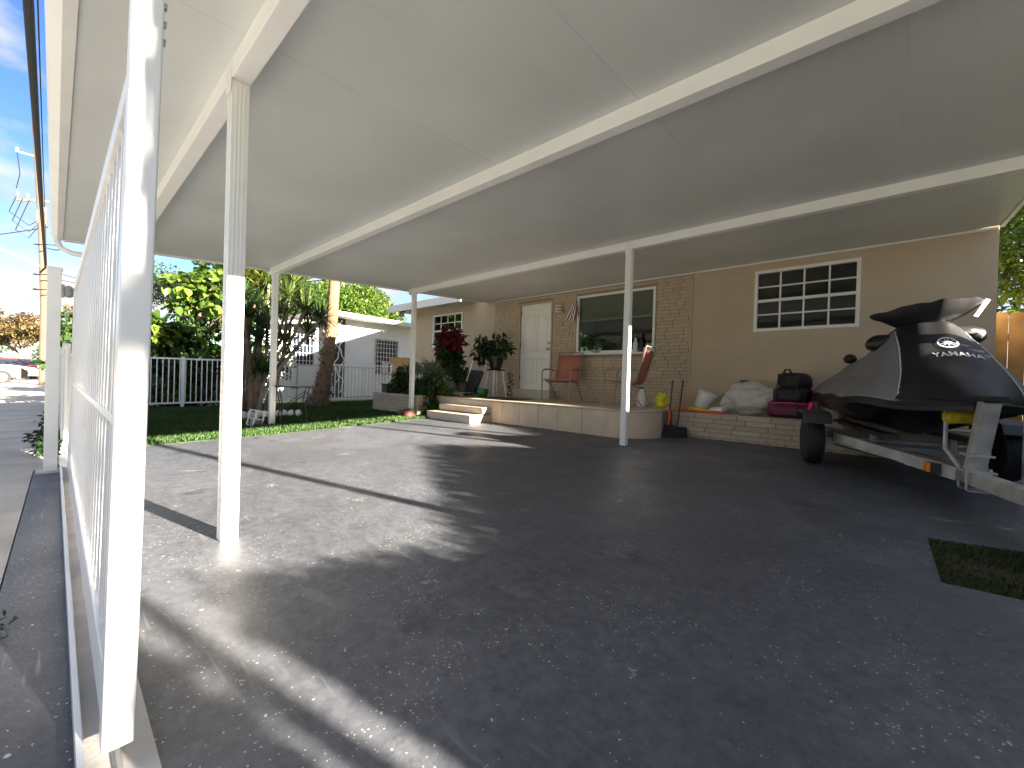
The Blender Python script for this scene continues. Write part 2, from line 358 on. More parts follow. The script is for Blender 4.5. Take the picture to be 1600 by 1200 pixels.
def ell_clumps(c, r, n, cr, shell=.55, zmin=None):
    out_ = []
    while len(out_) < n:
        d = sph(1)[0]; k = shell+(1-shell)*rng.random(); q = np.array(c)+d*np.array(r)*k
        if zmin is not None and q[2] < zmin: continue
        out_.append((q, cr*rng.uniform(.7, 1.25)))
    return out_
def limbs(b, base, top, clumps, r0, n=9, sides=7):
    base = Vector(base); top = Vector(top)
    b.tube([base, base.lerp(top, .3)+Vector((.05*r0, 0, 0)), base.lerp(top, .7), top], [r0*1.25, r0, r0*.85, r0*.75], sides)
    idx = rng.choice(len(clumps), min(n, len(clumps)), replace=False)
    for i in idx:
        c = Vector(clumps[i][0]); s_ = base.lerp(top, float(rng.uniform(.75, 1))); md = s_.lerp(c, .5)+Vector((0, 0, .12*(c-s_).length))
        b.tube([s_, md, c], [r0*.5, r0*.3, r0*.1], 6)
def tree(name, label, base, trunk_top, r0, c, rad, nc, cr, per, L_, W_, lm, bm='bark', group=None, cat='tree', zmin=None, flat=.8, shell=.5, droop=.2, nl=9):
    t = thing(name, label, cat, base, group=group)
    cl = ell_clumps(c, rad, nc, cr, shell, zmin); b = MB(); limbs(b, base, trunk_top, cl, r0, nl); b.build('trunk', bm, t, smooth=True)
    crown('crown', lm, t, cl, per, L_, W_, cr, flat, droop); return t

# ------------------------------------------------------------------ ground
b = MB()
ys = [(-260, -.07), (-.02, -.05), (14, .215), (260, .215)]
vs = [(x, y, z) for y, z in ys for x in (-260, 260)]
b.add(vs, [(0, 1, 3, 2), (2, 3, 5, 4), (4, 5, 7, 6)]); struct('ground', b, 'terrain')
sl_ = lambda d: (lambda x, y: GZ(y)+d)
b = MB()
b.prism([(-6.2, .04), (.225, .04), (.225, 6.6), (-7.0, 6.6), (-6.72, 4.98), (-6.55, 4.45), (-6.22, 2.0)], sl_(-.06), sl_(0))
b.prism([(.225, .04), (2.2, .04), (2.2, 2.80), (1.2, 2.73), (.46, 2.655), (.225, 2.63)], sl_(-.06), sl_(0))
b.prism([(.225, 3.335), (.59, 3.42), (2.2, 3.5), (2.2, 6.6), (.225, 6.6)], sl_(-.06), sl_(0))
struct('driveway', b, 'driveway_paint')
b = MB(); b.prism([(-2.2, -.13), (-1.9, -.35), (-1.6, -1.6), (2.4, -1.6), (2.4, .0425), (-5.3, .0425), (-5.3, -.10)], -.05, .001); struct('driveway_apron', b, 'apron_paint')
b = MB(); x = -5.3
b.prism([(-60, -1.6), (-1.61, -1.6), (-1.92, -.355), (-2.22, -.136), (-5.32, -.106), (-5.34, .03), (-60, .03)], -.06, -.004)
struct('pavement', b, 'concrete')
b = MB(); b.box(-60, -1.6, -1.75, -1.604, -.2, .0); struct('kerb', b, 'curb', bevel=.02)
b = MB(); b.box(-260, 260, -10, -1.752, -.3, -.046); struct('road', b, 'asphalt')
b = MB(); b.box(-260, 260, -12, -10.004, -.3, .01); struct('far_pavement', b, 'concrete')
# lawn
LAWN = [(-11.9, .25), (-6.22, .25), (-6.25, 2.0), (-6.58, 4.45), (-6.75, 5.0), (-11.9, 6.9)]
b = MB(); b.prism([(-11.9, .06), (-6.21, .06), (-6.23, 2.0), (-6.56, 4.45), (-6.73, 4.99), (-6.9, 6.9), (-11.9, 6.9)], sl_(-.06), sl_(.006)); struct('lawn', b, 'lawn_base')
b = MB(); b.prism([(.232, 2.64), (.46, 2.665), (1.2, 2.74), (2.19, 2.81), (2.19, 3.49), (.59, 3.41), (.232, 3.325)], sl_(-.06), sl_(-.02)); struct('grass_patch', b, 'soil')
def grass(name, label, pts, h, wd, zoff, m='grass'):
    n = len(pts); P = np.column_stack([pts, np.array([GZ(y)+zoff for y in pts[:, 1]])]); D = np.column_stack([rng.normal(0, .45, (n, 2)), np.ones(n)])
    hh = h*rng.uniform(.5, 1.3, n); V, F = leaf_mesh('g', 'grass', P, D, hh, wd*rng.uniform(.7, 1.3, n), 0.)
    o = place(name, mesh_np(name, V, F, m)); tag(o, label, 'grass', kind='stuff'); return o
pp = np.column_stack([rng.uniform(-11.8, -6.2, 80000), rng.uniform(.08, 6.9, 80000)])
lim = np.where(pp[:, 1] < 2, -6.2, -6.22-(pp[:, 1]-2)*.14); pp = pp[pp[:, 0] < lim+.015]
grass('lawn_grass', 'short green lawn grass beside the dark driveway', pp, .045, .012, .004)
pp = np.column_stack([rng.uniform(.22, 2.2, 26000), rng.uniform(2.62, 3.5, 26000)]); hi = np.where(pp[:, 0] < .59, 3.335+(pp[:, 0]-.225)*.23, 3.42+(pp[:, 0]-.59)*.05); lo = 2.63+(pp[:, 0]-.225)*.09
cl_ = np.sin(pp[:, 0]*9+1)*np.sin(pp[:, 1]*11)+rng.normal(0, .5, len(pp)) > -.35
pp = pp[(pp[:, 1] < hi) & (pp[:, 1] > lo) & cl_]
grass('patch_grass', 'small rough grass patch set in the dark driveway', pp, .026, .006, -.02, 'patch_blade')

# ------------------------------------------------------------------ house
YH = 7.339
house = thing('house', 'beige stucco house with a painted brick front and white windows', 'house', (-3, YH, 0))
DOOR = (-6.37, -5.47, .692, 2.665); BIG = (-4.79, -3.10, 1.50, 2.70); WR = (-1.51, -.235, 1.77, 2.715); WL = (-9.73, -8.435, 1.78, 2.71)
def wall_with_holes(x0, x1, z0, z1, y0, y1, holes, name, m, parent):
    b = MB(); xs = sorted({x0, x1}|{h[0] for h in holes}|{h[1] for h in holes})
    for a, c in zip(xs[:-1], xs[1:]):
        hs = sorted([(h[2], h[3]) for h in holes if h[0] <= a+1e-6 and h[1] >= c-1e-6]); z = z0
        for h0, h1 in hs: b.box(a, c, y0, y1, z, h0); z = h1
        b.box(a, c, y0, y1, z, z1)
    return b.build(name, m, parent)
wall_with_holes(-2.46, .99, 0, 3.0, YH, YH+.2, [WR], 'stucco_wall', 'stucco', house)
wall_with_holes(-10.8, -7.2, 0, 3.0, YH+.002, YH+.2, [WL], 'wing_wall', 'stucco', house)
MB().box(.79, .99, YH+.201, 13, 0, 3.0).build('side_wall', 'stucco', house)
MB().box(-10.8, -10.6, YH+.201, 13, 0, 3.0).build('side_wall', 'stucco', house)
bw = wall_with_holes(-7.199, -2.461, 0, 3.0, YH+.012, YH+.2, [DOOR, BIG], 'brick_wall', 'mortar', house)
b = MB(); rp_ = [(7.55, 3.02), (13.6, 3.02), (13.9, 3.06), (10.5, 4.35), (7.1, 3.06)]; n = len(rp_)
b.add([(x, y, z) for x in (-11.2, 1.02) for y, z in rp_], [tuple(range(n)), tuple(range(2*n-1, n-1, -1))]+[(i, n+i, n+(i+1) % n, (i+1) % n) for i in range(n)]); b.build('roof', 'roof_dark', house)
ev = MB(); ev.box(-11.2, -7.87, 6.78, 7.54, 2.90, 3.0).build('eave', 'roof_white', house)
MB().box(-11.21, -7.86, 6.74, 6.778, 2.83, 3.03).build('fascia', 'white_paint', house, bevel=.004)
# bricks
bm_ = MB().box(-.5, .5, 0, 1, -.5, .5).build('brick_proto', 'brick_paint'); me_brick = bm_.data; bpy.data.objects.remove(bm_)
def brick_run(x0, x1, z0, z1, yf, depth, course, blen, holes, mname, joint=.012):
    out_ = []; rows = int(round((z1-z0)/course))
    for r_ in range(rows):
        zc = z0+(r_+.5)*course; x = x0-random.uniform(0, blen)
        while x < x1:
            l = blen*random.choice((.55, .8, 1, 1, 1.15)); a, c = max(x, x0), min(x+l, x1); x += l
            segs = [(a, c)]
            for h in holes:
                if h[2] < zc+course*.5 and h[3] > zc-course*.5+.001:
                    ns = []
                    for s0, s1 in segs:
                        if h[0] > s0: ns.append((s0, min(s1, h[0])))
                        if h[1] < s1: ns.append((max(s0, h[1]), s1))
                    segs = [q for q in ns if q[1] > q[0]]
            for s0, s1 in segs:
                if s1-s0 > .03: out_.append((s0, s1, zc))
    return [(s0+joint/2, s1-joint/2, zc, yf-random.uniform(0, .006), depth, course-joint) for s0, s1, zc in out_]
def put_bricks(br, parent, mname, limit=300):
    me = me_brick.copy(); me.materials.clear(); me.materials.append(MT[mname]); o0 = ORG[parent]
    br = sorted(br, key=lambda q: (abs((q[0]+q[1])/2), q[2]) if False else (q[0]**2+q[3]**2))
    rest = MB()
    for i, (a, c, zc, yf, dp, h) in enumerate(br):
        if i < limit:
            o = link(bpy.data.objects.new('brick', me)); o.parent = parent; o.location = Vector(((a+c)/2, yf, zc))-o0; o.scale = (c-a, dp, h)
        else: rest.box(a, c, yf, yf+dp, zc-h/2, zc+h/2)
    if rest.v: rest.build('bricks', mname, parent, kind='stuff')
HO = [(DOOR[0]-.07, DOOR[1]+.05, .4, DOOR[3]+.04), (BIG[0]-.02, BIG[1]+.02, BIG[2]-.03, BIG[3]+.03)]
put_bricks(brick_run(-7.19, -2.465, .51, 2.83, YH, .012, .064, .29, HO, 0, joint=.009), bw, 'brick_paint')
# windows
def window(x0, x1, z0, z1, nx, zbars, y=YH, mid=None, panes=True, rev=.05):
    wn_ = MB(); t = .045
    wn_.box(x0, x1, y-.012, y+.06, z0, z0+t); wn_.box(x0, x1, y-.012, y+.06, z1-t, z1); wn_.box(x0, x0+t, y-.012, y+.06, z0+t, z1-t); wn_.box(x1-t, x1, y-.012, y+.06, z0+t, z1-t)
    wf = wn_.build('window', 'white_paint', house)
    xs = [x0+t+(x1-x0-2*t)*i/nx for i in range(nx+1)]; zs = [z0+t]+zbars+[z1-t]
    b = MB()
    for x in xs[1:-1]: b.box(x-.011, x+.011, y+.012, y+.036, z0+t, z1-t)
    if nx > 1 or zbars: 
        for z in zbars:
            hh = .022 if mid is not None and abs(z-mid) < 1e-6 else .010
            b.box(x0+t, x1-t, y+.008, y+.034, z-hh, z+hh)
        b.build('glazing_bars', 'white_paint', wf)
    pm = None
    for i in range(nx):
        for j in range(len(zs)-1):
            MB().box(xs[i]+.002, xs[i+1]-.002, y+.022, y+.026, zs[j]+.002, zs[j+1]-.002).build('pane', 'pane_glass', wf)
    return wf
def zb(z0, z1, n): return [z0+.045+(z1-z0-.09)*i/n for i in range(1, n)]
q = zb(WR[2], WR[3], 4); w1 = window(*WR, 4, q, mid=q[1]); w1['label'] = 'white sixteen pane window above the planter'
q = zb(WL[2], WL[3], 4); w2 = window(*WL, 4, q, mid=q[1]); w2['label'] = 'white window reflecting the sky on the left wing'
w3 = window(*BIG, 1, []); w3['label'] = 'wide picture window with a half lowered blind'
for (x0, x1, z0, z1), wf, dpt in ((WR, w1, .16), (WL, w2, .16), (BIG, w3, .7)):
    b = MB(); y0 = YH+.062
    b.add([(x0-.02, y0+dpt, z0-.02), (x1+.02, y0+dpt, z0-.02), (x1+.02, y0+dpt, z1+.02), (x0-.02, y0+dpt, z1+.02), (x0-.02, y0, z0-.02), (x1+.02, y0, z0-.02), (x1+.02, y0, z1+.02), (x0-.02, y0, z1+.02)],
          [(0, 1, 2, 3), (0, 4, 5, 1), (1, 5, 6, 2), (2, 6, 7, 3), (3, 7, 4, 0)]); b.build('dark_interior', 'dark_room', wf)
MB().box(BIG[0]+.05, BIG[1]-.05, YH+.075, YH+.085, 2.19, 2.69).build('blind', 'blind', w3)
MB().box(BIG[0]+.05, BIG[1]-.05, YH+.068, YH+.092, 2.168, 2.189).build('blind_rail', 'white_paint', w3)
MB().box(WL[0]+.05, WL[0]+.75, YH+.08, YH+.09, WL[2]+.5, WL[3]-.05).build('curtain', 'curtain', w2)
MB().box(BIG[0]-.03, BIG[1]+.03, YH-.05, YH+.0, BIG[2]-.035, BIG[2]-.002).build('sill', 'white_paint', w3, bevel=.003)
MB().box(-2.5, .98, YH-.03, YH-.001, 2.825, 2.85).box(-7.2, -2.5, YH-.03, YH-.001, 2.825, 2.85).build('ceiling_trim', 'white_paint', house)
MB().box(-2.475, -2.445, YH-.02, YH-.003, .5, 2.82).build('corner_bead', 'stucco', house)
# door
dr = MB().box(DOOR[0], DOOR[1], YH+.03, YH+.075, DOOR[2], DOOR[3]).build('door', 'door_white', house, bevel=.004)
fr = MB(); fr.box(DOOR[0]-.06, DOOR[0]-.003, YH-.012, YH+.1, DOOR[2]-.1, DOOR[3]+.03); fr.box(DOOR[1]+.003, DOOR[1]+.04, YH-.012, YH+.1, DOOR[2]-.1, DOOR[3]+.03); fr.box(DOOR[0]-.003, DOOR[1]+.003, YH-.012, YH+.1, DOOR[3]+.003, DOOR[3]+.03)
fr.build('door_frame', 'brick_paint', house)
b = MB(); yp = YH+.028
def rect_mould(b, x0, x1, z0, z1, r_=.014): b.tube([(x0, yp, z0), (x1, yp, z0), (x1, yp, z1), (x0, yp, z1), (x0, yp, z0)], r_, 6)
cx = (DOOR[0]+DOOR[1])/2
for s_ in (-1, 1):
    x0, x1 = (cx-.32, cx-.05) if s_ < 0 else (cx+.05, cx+.32)
    rect_mould(b, x0, x1, DOOR[2]+.15, DOOR[2]+.72)
    pts = [(x0, yp, DOOR[2]+.88), (x1, yp, DOOR[2]+.88)]
    for k in range(9):
        u = k/8; x = x1+(x0-x1)*u; xr = (x-cx)/.34; pts.append((x, yp, DOOR[2]+1.5+.22*math.sqrt(max(0, 1-xr*xr))))
    pts.append(pts[0]); b.tube(pts, .014, 6)
b.build('panel_moulding', 'door_white', dr, smooth=True)
for z in (.22, 1.0, 1.75): MB().box(DOOR[0]-.016, DOOR[0]+.012, YH+.012, YH+.029, DOOR[2]+z, DOOR[2]+z+.1).build('hinge', 'dark_metal', dr)
b = MB(); b.lathe([(.028, 0), (.028, .012), (.012, .02), (.012, .045), (.026, .055), (.028, .075), (.015, .09)], (DOOR[1]-.06, YH+.03, DOOR[2]+.92), 12, Matrix.Rotation(R(90), 4, 'X')); b.build('handle', 'brass', dr, smooth=True)
b = MB(); b.lathe([(.028, 0), (.026, .02), (.01, .03)], (DOOR[1]-.06, YH+.03, DOOR[2]+1.06), 12, Matrix.Rotation(R(90), 4, 'X')); b.build('deadbolt', 'brass', dr, smooth=True)

# ------------------------------------------------------------------ porch, steps, planters
PT = .512
porch = thing('porch', 'raised tiled porch with two steps and a rounded corner', 'porch', (-4.7, 6.4, 0))
arc = [(-2.99+.57*math.sin(a), 6.05-.57*math.cos(a)) for a in [math.pi/2*i/9 for i in range(10)]]
poly = [(-7.1, YH-.001), (-7.1, 5.48)]+arc+[(-2.42, YH-.001)]
MB().prism(poly, 0, PT-.024).build('core', 'grout', porch)
TX = [-7.08, -6.75, -6.35, -5.95, -5.4, -5.12, -4.7, -4.28, -3.88, -3.42, -2.99]
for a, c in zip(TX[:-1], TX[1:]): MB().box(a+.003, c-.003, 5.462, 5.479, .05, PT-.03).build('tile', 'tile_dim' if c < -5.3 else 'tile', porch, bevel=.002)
for i in range(0, 9, 3):
    b = MB(); P0 = arc[i:i+4]; inn = [(x, y) for x, y in P0]
    outp = [(-2.99+.588*math.sin(math.pi/2*j/9), 6.05-.588*math.cos(math.pi/2*j/9)) for j in range(i, i+4)]
    b.prism(inn+outp[::-1], .05, PT-.03); b.build('tile', 'tile', porch, smooth=True)
# top tiles
for i in range(11):
    for j in range(4):
        x0, x1 = -7.1+i*.43, -7.1+(i+1)*.43; y0, y1 = 5.46+j*.47, min(5.46+(j+1)*.47, YH-.002)
        if i == 9 and j == 0: MB().prism([(x0+.003, 5.463), (-2.99, 5.463), (-2.85, 5.48), (x1-.003, 5.495), (x1-.003, y1-.003), (x0+.003, y1-.003)], PT-.022, PT).build('tile', 'tile', porch); continue
        if i == 10 and j == 0: MB().prism([(x0+.003, 5.51), (-2.7, 5.54), (-2.57, 5.64), (-2.47, 5.78), (-2.43, 5.9), (-2.43, y1-.003), (x0+.003, y1-.003)], PT-.022, PT).build('tile', 'tile', porch); continue
        MB().box(x0+.003, min(x1, -2.41)-.003, y0+.003, y1-.003, PT-.022, PT).build('tile', 'tile', porch)
def step(y0, y1, z0, z1, x0=-6.68, x1=-5.43):
    MB().box(x0, x1, y0+.012, y1, z0-.1, z1-.014).build('step_core', 'grout', porch)
    xs = [x0-.002, x0+.32, x0+.74, x0+1.0, x1+.002]
    for a, c in zip(xs[:-1], xs[1:]):
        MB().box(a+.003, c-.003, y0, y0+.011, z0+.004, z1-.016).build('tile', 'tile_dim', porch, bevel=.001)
        MB().box(a+.003, c-.003, y0-.006, y1-.003, z1-.013, z1).build('tile', 'tile', porch, bevel=.002)
    MB().box(x1+.003, x1+.014, y0+.002, y1-.002, z0+.004, z1-.016).build('tile', 'tile', porch)
step(4.95, 5.46, .092, .242); step(5.25, 5.461, .26, .372)
# door threshold
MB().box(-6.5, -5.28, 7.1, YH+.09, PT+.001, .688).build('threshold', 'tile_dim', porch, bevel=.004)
def planter(name, label, x0, x1, y0, y1, zt, group, soil=True, z0=0.06, n=6):
    t = thing(name, label, 'planter', ((x0+x1)/2, (y0+y1)/2, 0), group=group)
    wl = MB(); wl.box(x0+.012, x1-.012, y0+.012, y0+.1, -.05, zt-.004); wl.box(x0+.012, x0+.1, y0+.101, y1, -.05, zt-.004); wl.box(x1-.1, x1-.012, y0+.101, y1, -.05, zt-.004)
    wl = wl.build('planter_wall', 'mortar', t)
    put_bricks(brick_run(x0, x1, z0, zt, y0, .02, (zt-z0)/n, .36, [], 0, joint=.010), wl, 'planter_brick')
    b = MB(); x = x0
    while x < x1-.01:
        c = min(x+random.uniform(.28, .4), x1); MB().box(x+.004, c-.004, y0-.006, y0+.11, zt-.003, zt+.004).build('cap_stone', 'planter_brick', t); x = c
    MB().box(x0+.101, x1-.101, y0+.111, y1, 0, zt-.03).build('soil', 'soil' if soil else 'concrete', t)
    return t
planter('planter', 'low beige brick planter under the right window', -2.405, 1.08, 6.43, 7.335, .487, 'low brick planters', soil=False, n=6, z0=.075)
planter('planter', 'low brick planter with shrubs left of the steps', -8.9, -7.11, 5.03, 7.3, .515, 'low brick planters', n=7, z0=.05)

# ------------------------------------------------------------------ carport
RZ = lambda y: 2.4413+.0571*y
cp = thing('carport', 'white aluminium carport with panel ceiling, beams and slim posts', 'carport', (-3, 3.6, 0))
XL, XR = -7.5, 1.0; Y0 = .05; Y1 = YH-.031
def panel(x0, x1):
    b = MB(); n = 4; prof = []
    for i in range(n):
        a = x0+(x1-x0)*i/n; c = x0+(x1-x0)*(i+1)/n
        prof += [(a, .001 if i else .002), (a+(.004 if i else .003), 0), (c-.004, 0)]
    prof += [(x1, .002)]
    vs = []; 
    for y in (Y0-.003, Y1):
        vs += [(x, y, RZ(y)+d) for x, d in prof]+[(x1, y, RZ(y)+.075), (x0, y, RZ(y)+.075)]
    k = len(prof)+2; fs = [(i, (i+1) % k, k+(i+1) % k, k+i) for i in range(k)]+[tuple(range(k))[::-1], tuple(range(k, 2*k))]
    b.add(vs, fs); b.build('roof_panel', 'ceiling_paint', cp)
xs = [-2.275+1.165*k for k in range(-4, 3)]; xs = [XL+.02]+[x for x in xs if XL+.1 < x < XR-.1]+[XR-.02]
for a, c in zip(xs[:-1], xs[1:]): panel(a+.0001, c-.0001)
def beam(y, h=.102, wd=.085, x0=XL+.12, x1=XR-.1):
    b = MB(); z = RZ(y)-.002
    b.box(x0, x1, y-wd/2, y+wd/2, z-h, z); return b.build('beam', 'beam_paint', cp, bevel=.004)
BY = (.619, 2.3336, 4.955)
for y in BY: beam(y)
def cpost(x, y, s=.078):
    b = MB(); z1 = RZ(y)-.105; h = s/2; g = GZ(y)-.01
    # fluted extrusion
    b.box(x-h, x+h, y-h, y+h, g, z1)
    for k in (-.018, .0, .018):
        b.box(x+k-.004, x+k+.004, y-h-.002, y-h+.001, g+.02, z1-.02); b.box(x+h-.001, x+h+.002, y+k-.004, y+k+.004, g+.02, z1-.02)
    o = b.build('post', 'white_paint', cp, bevel=.003)
    MB().box(x-h-.004, x+h+.004, y-h-.006, y-h-.003, z1-.06, z1+.13).build('bracket', 'white_paint', o)
for x, y in ((-2.525, BY[0]), (XL+.27, BY[0]), (XL+.27, BY[1]), (XL+.27, BY[2]), (-2.46, BY[2]), (.87, BY[0]), (.87, BY[1]), (.87, BY[2])): cpost(x, y)
# edge trims, gutter, downspout
for x in (XL, XR):
    b = MB(); b.add([(x-.018, Y0, RZ(Y0)-.02), (x+.018, Y0, RZ(Y0)-.02), (x+.018, Y1, RZ(Y1)-.02), (x-.018, Y1, RZ(Y1)-.02), (x-.018, Y0, RZ(Y0)+.09), (x+.018, Y0, RZ(Y0)+.09), (x+.018, Y1, RZ(Y1)+.09), (x-.018, Y1, RZ(Y1)+.09)],
                    [(3, 2, 1, 0), (4, 5, 6, 7), (0, 1, 5, 4), (1, 2, 6, 5), (2, 3, 7, 6), (3, 0, 4, 7)]); b.build('edge_trim', 'gutter_paint', cp)
b = MB(); z = RZ(.04)
gp = [(.046, z+.10), (.046, z-.01), (.0, z-.012), (-.045, z+.02), (-.055, z+.10), (-.05, z+.10), (-.04, z+.025), (0, z-.006), (.04, z-.004), (.04, z+.10)]
n = len(gp); b.add([(x, y, zz) for x in (XL-.02, XR+.02) for y, zz in gp], [(i, (i+1) % n, n+(i+1) % n, n+i) for i in range(n)]+[tuple(range(n)), tuple(range(n, 2*n))[::-1]]); b.build('gutter', 'gutter_paint', cp)
MB().tube([(XL+.05, 0, z+.0), (XL+.05, 0, z-.05), (XL+.07, .03, z-.12), (XL+.12, .12, z-.17), (XL+.16, .3, z-.18), (XL+.19, .5, z-.2), (XL+.2, .55, z-.3), (XL+.2, .56, .1)], .032, 8).build('downspout', 'gutter_paint', cp, smooth=True)
MB().tube([(x, BY[0]+.052, RZ(BY[0])-.02-.012*abs(math.sin(x*3.1))) for x in [XL+.5+.2*i for i in range(38)]], .004, 5).build('cable_run', 'white_paint', cp, smooth=True)

# ------------------------------------------------------------------ sliding gate
gt = thing('sliding_gate', 'white aluminium picket gate slid open along the pavement', 'gate', (-3, .1, 0)); gt.rotation_euler.x = -.013
GX0, GX1, GY, GH = -5.05, -1.196, .106, 1.565
MB().box(GX1-.056, GX1, GY-.03, GY+.023, .065, 1.86).build('end_post', 'gate_paint', gt, bevel=.004)
MB().box(GX0, GX0+.05, GY-.025, GY+.025, .065, 1.55).build('end_post', 'gate_paint', gt, bevel=.003)
MB().box(GX0+.051, GX1-.057, GY-.025, GY+.025, GH-.05, GH).build('top_rail', 'gate_paint', gt, bevel=.003)
MB().box(GX0+.051, GX1-.057, GY-.014, GY+.014, .735, .76).build('middle_rail', 'gate_paint', gt, bevel=.003)
MB().box(GX0+.051, GX1-.057, GY-.025, GY+.025, .075, .20).build('bottom_rail', 'gate_paint', gt, bevel=.003)
mp_ = MB().box(-.0125, .0125, -.0125, .0125, 0, 1); pk0 = mp_.build('picket', 'gate_paint').data; bpy.data.objects.remove(bpy.data.objects['picket'])
x = GX1-.057-.05
while x > GX0+.07:
    for z0, z1 in ((.2, .735), (.76, GH-.05)):
        o = link(bpy.data.objects.new('picket', pk0)); o.parent = gt; o.location = Vector((x, GY, z0))-ORG[gt]; o.scale = (1, 1, z1-z0)
    x -= .12
for z in (1.62, 1.66, 1.70): MB().tube([(GX1-.03, GY+.023, z), (GX1-.03, GY+.03, z)], .008, 8).build('bolt', 'steel', gt)
for x in (-4.6, -1.6):
    b = MB(); b.tube([(x, GY-.012, .055), (x, GY+.012, .055)], .038, 14); b.build('roller_wheel', 'steel', gt, smooth=True)
trk = thing('gate_track', 'pale steel ground track under the sliding gate', 'gate track', (-1.5, .08, 0))
MB().box(-5.2, 2.2, .043, .056, -.01, .045).build('side_strip', 'gate_paint', trk, bevel=.002)
MB().box(-5.2, 2.2, .057, .17, -.02, .012).build('base_strip', 'curb', trk)
MB().tube([(-5.2, GY, .013), (2.2, GY, .013)], .009, 6).build('rail', 'steel', trk)
# catch post
cpst = thing('gate_catch_post', 'square white gate post on the pavement beyond the sliding gate', 'post', (-5.17, -.01, 0))
MB().box(-5.21, -5.13, -.05, .03, .012, 1.695).build('shaft', 'white_paint', cpst, bevel=.003); MB().box(-5.217, -5.123, -.057, .037, 1.693, 1.712).build('cap', 'white_paint', cpst, bevel=.004)
MB().box(-5.27, -5.08, -.09, .06, -.02, .016).build('footing', 'curb', cpst)
lm_ = thing('outdoor_light', 'small grey lantern bracketed to the white gate post', 'lamp', (-5.17, .05, 1.5))
MB().box(-5.18, -5.16, .031, .05, 1.47, 1.58).build('bracket', 'steel', lm_); b = MB(); b.lathe([(.012, 0), (.03, .012), (.032, .075), (.022, .092), (.006, .1)], (-5.17, .072, 1.475), 10); b.build('lantern_body', 'galv', lm_, smooth=True)

# ------------------------------------------------------------------ white yard fence (along X = -11.8) and front run
def picket_fence(label, p0, p1, h, group, sp=.1, posts=1.85):
    p0 = Vector(p0); p1 = Vector(p1); d = p1-p0; l = d.length; d.normalize()
    t = thing('picket_fence', label, 'fence', (p0.x, p0.y, 0), group=group); z = lambda s_: GZ((p0+d*s_).y)
    for zz in (.12, h-.03): MB().bar((p0.x, p0.y, z(0)+zz), (p1.x, p1.y, z(l)+zz), .035, .035).build('rail', 'white_paint', t)
    me = MB().box(-.009, .009, -.009, .009, 0, 1).build('x', 'white_paint').data; bpy.data.objects.remove(bpy.data.objects['x'])
    s_ = sp
    while s_ < l-.03:
        q = p0+d*s_; o = link(bpy.data.objects.new('picket', me)); o.parent = t; o.location = Vector((q.x, q.y, z(s_)+.13))-ORG[t]; o.scale = (1, 1, h-.16); s_ += sp
    s_ = 0
    while s_ < l+.01:
        q = p0+d*s_; MB().box(q.x-.03, q.x+.03, q.y-.03, q.y+.03, z(s_)-.02, z(s_)+h+.02).build('fence_post', 'white_paint', t); s_ += posts
    return t
picket_fence('white metal picket fence between the lawn and the leafy hedge', (-11.8, .1, 0), (-11.8, 4.35, 0), 1.15, 'white yard fence')
picket_fence('white metal picket fence right of the palm trunk', (-11.6, 5.15, 0), (-11.2, 7.1, 0), 1.12, 'white yard fence')
picket_fence('white metal picket fence along the pavement beyond the gate post', (-11.7, .08, 0), (-5.9, .08, 0), 1.1, 'white yard fence')
# chain link behind
ch = thing('chain_link_fence', 'grey chain link fence behind the white pickets', 'fence', (-12.3, 6, 0))
b = MB(); zt, zb_ = 1.15, .1; y = 3.6
for y in np.arange(2.6, 8.4, .075):
    for s_ in (-1, 1):
        y2 = y+s_*(zt-zb_); a = (-12.3, y, zb_); c = (-12.3, y2, zt)
        b.tube([a, c], .0028, 3, cap=False)
b.build('wire_mesh', 'galv', ch, kind='stuff')
MB().tube([(-12.3, 2.2, zt), (-12.3, 8.6, zt)], .016, 6).build('top_rail', 'galv', ch)
for y in (2.4, 4.6, 6.6, 8.5): MB().tube([(-12.3, y, 0), (-12.3, y, 1.2)], .022, 8).build('fence_post', 'galv', ch)

# ------------------------------------------------------------------ wooden fences
def board_fence(label, x0, x1, y, z0, z1, group, n):
    t = thing('board_fence', label, 'fence', ((x0+x1)/2, y, z0), group=group); wd = (x1-x0)/n
    for i in range(n):
        a = x0+i*wd; zt = z1+random.uniform(-.015, .015); b = MB()
        b.add([(a+.003, y, z0), (a+wd-.003, y, z0), (a+wd-.003, y, zt-.03), (a+wd*.8, y, zt), (a+wd*.2, y, zt), (a+.003, y, zt-.03)]+[(a+.003, y+.02, z0), (a+wd-.003, y+.02, z0), (a+wd-.003, y+.02, zt-.03), (a+wd*.8, y+.02, zt), (a+wd*.2, y+.02, zt), (a+.003, y+.02, zt-.03)],
              [(0, 1, 2, 3, 4, 5), (11, 10, 9, 8, 7, 6)]+[(i_, 6+i_, 6+(i_+1) % 6, (i_+1) % 6) for i_ in range(6)]); b.build('board', 'wood_fence', t)
    for z in (z0+.3, z1-.35): MB().box(x0, x1, y+.021, y+.06, z, z+.09).build('rail', 'wood_fence', t)
board_fence('tall tan wooden board fence beyond the right house corner', 1.03, 5.2, 7.9, .1, 1.92, 'wooden fences', 30)
board_fence('short tan wooden fence between the two houses', -12.1, -10.82, 7.42, .1, 1.52, 'wooden fences', 9)

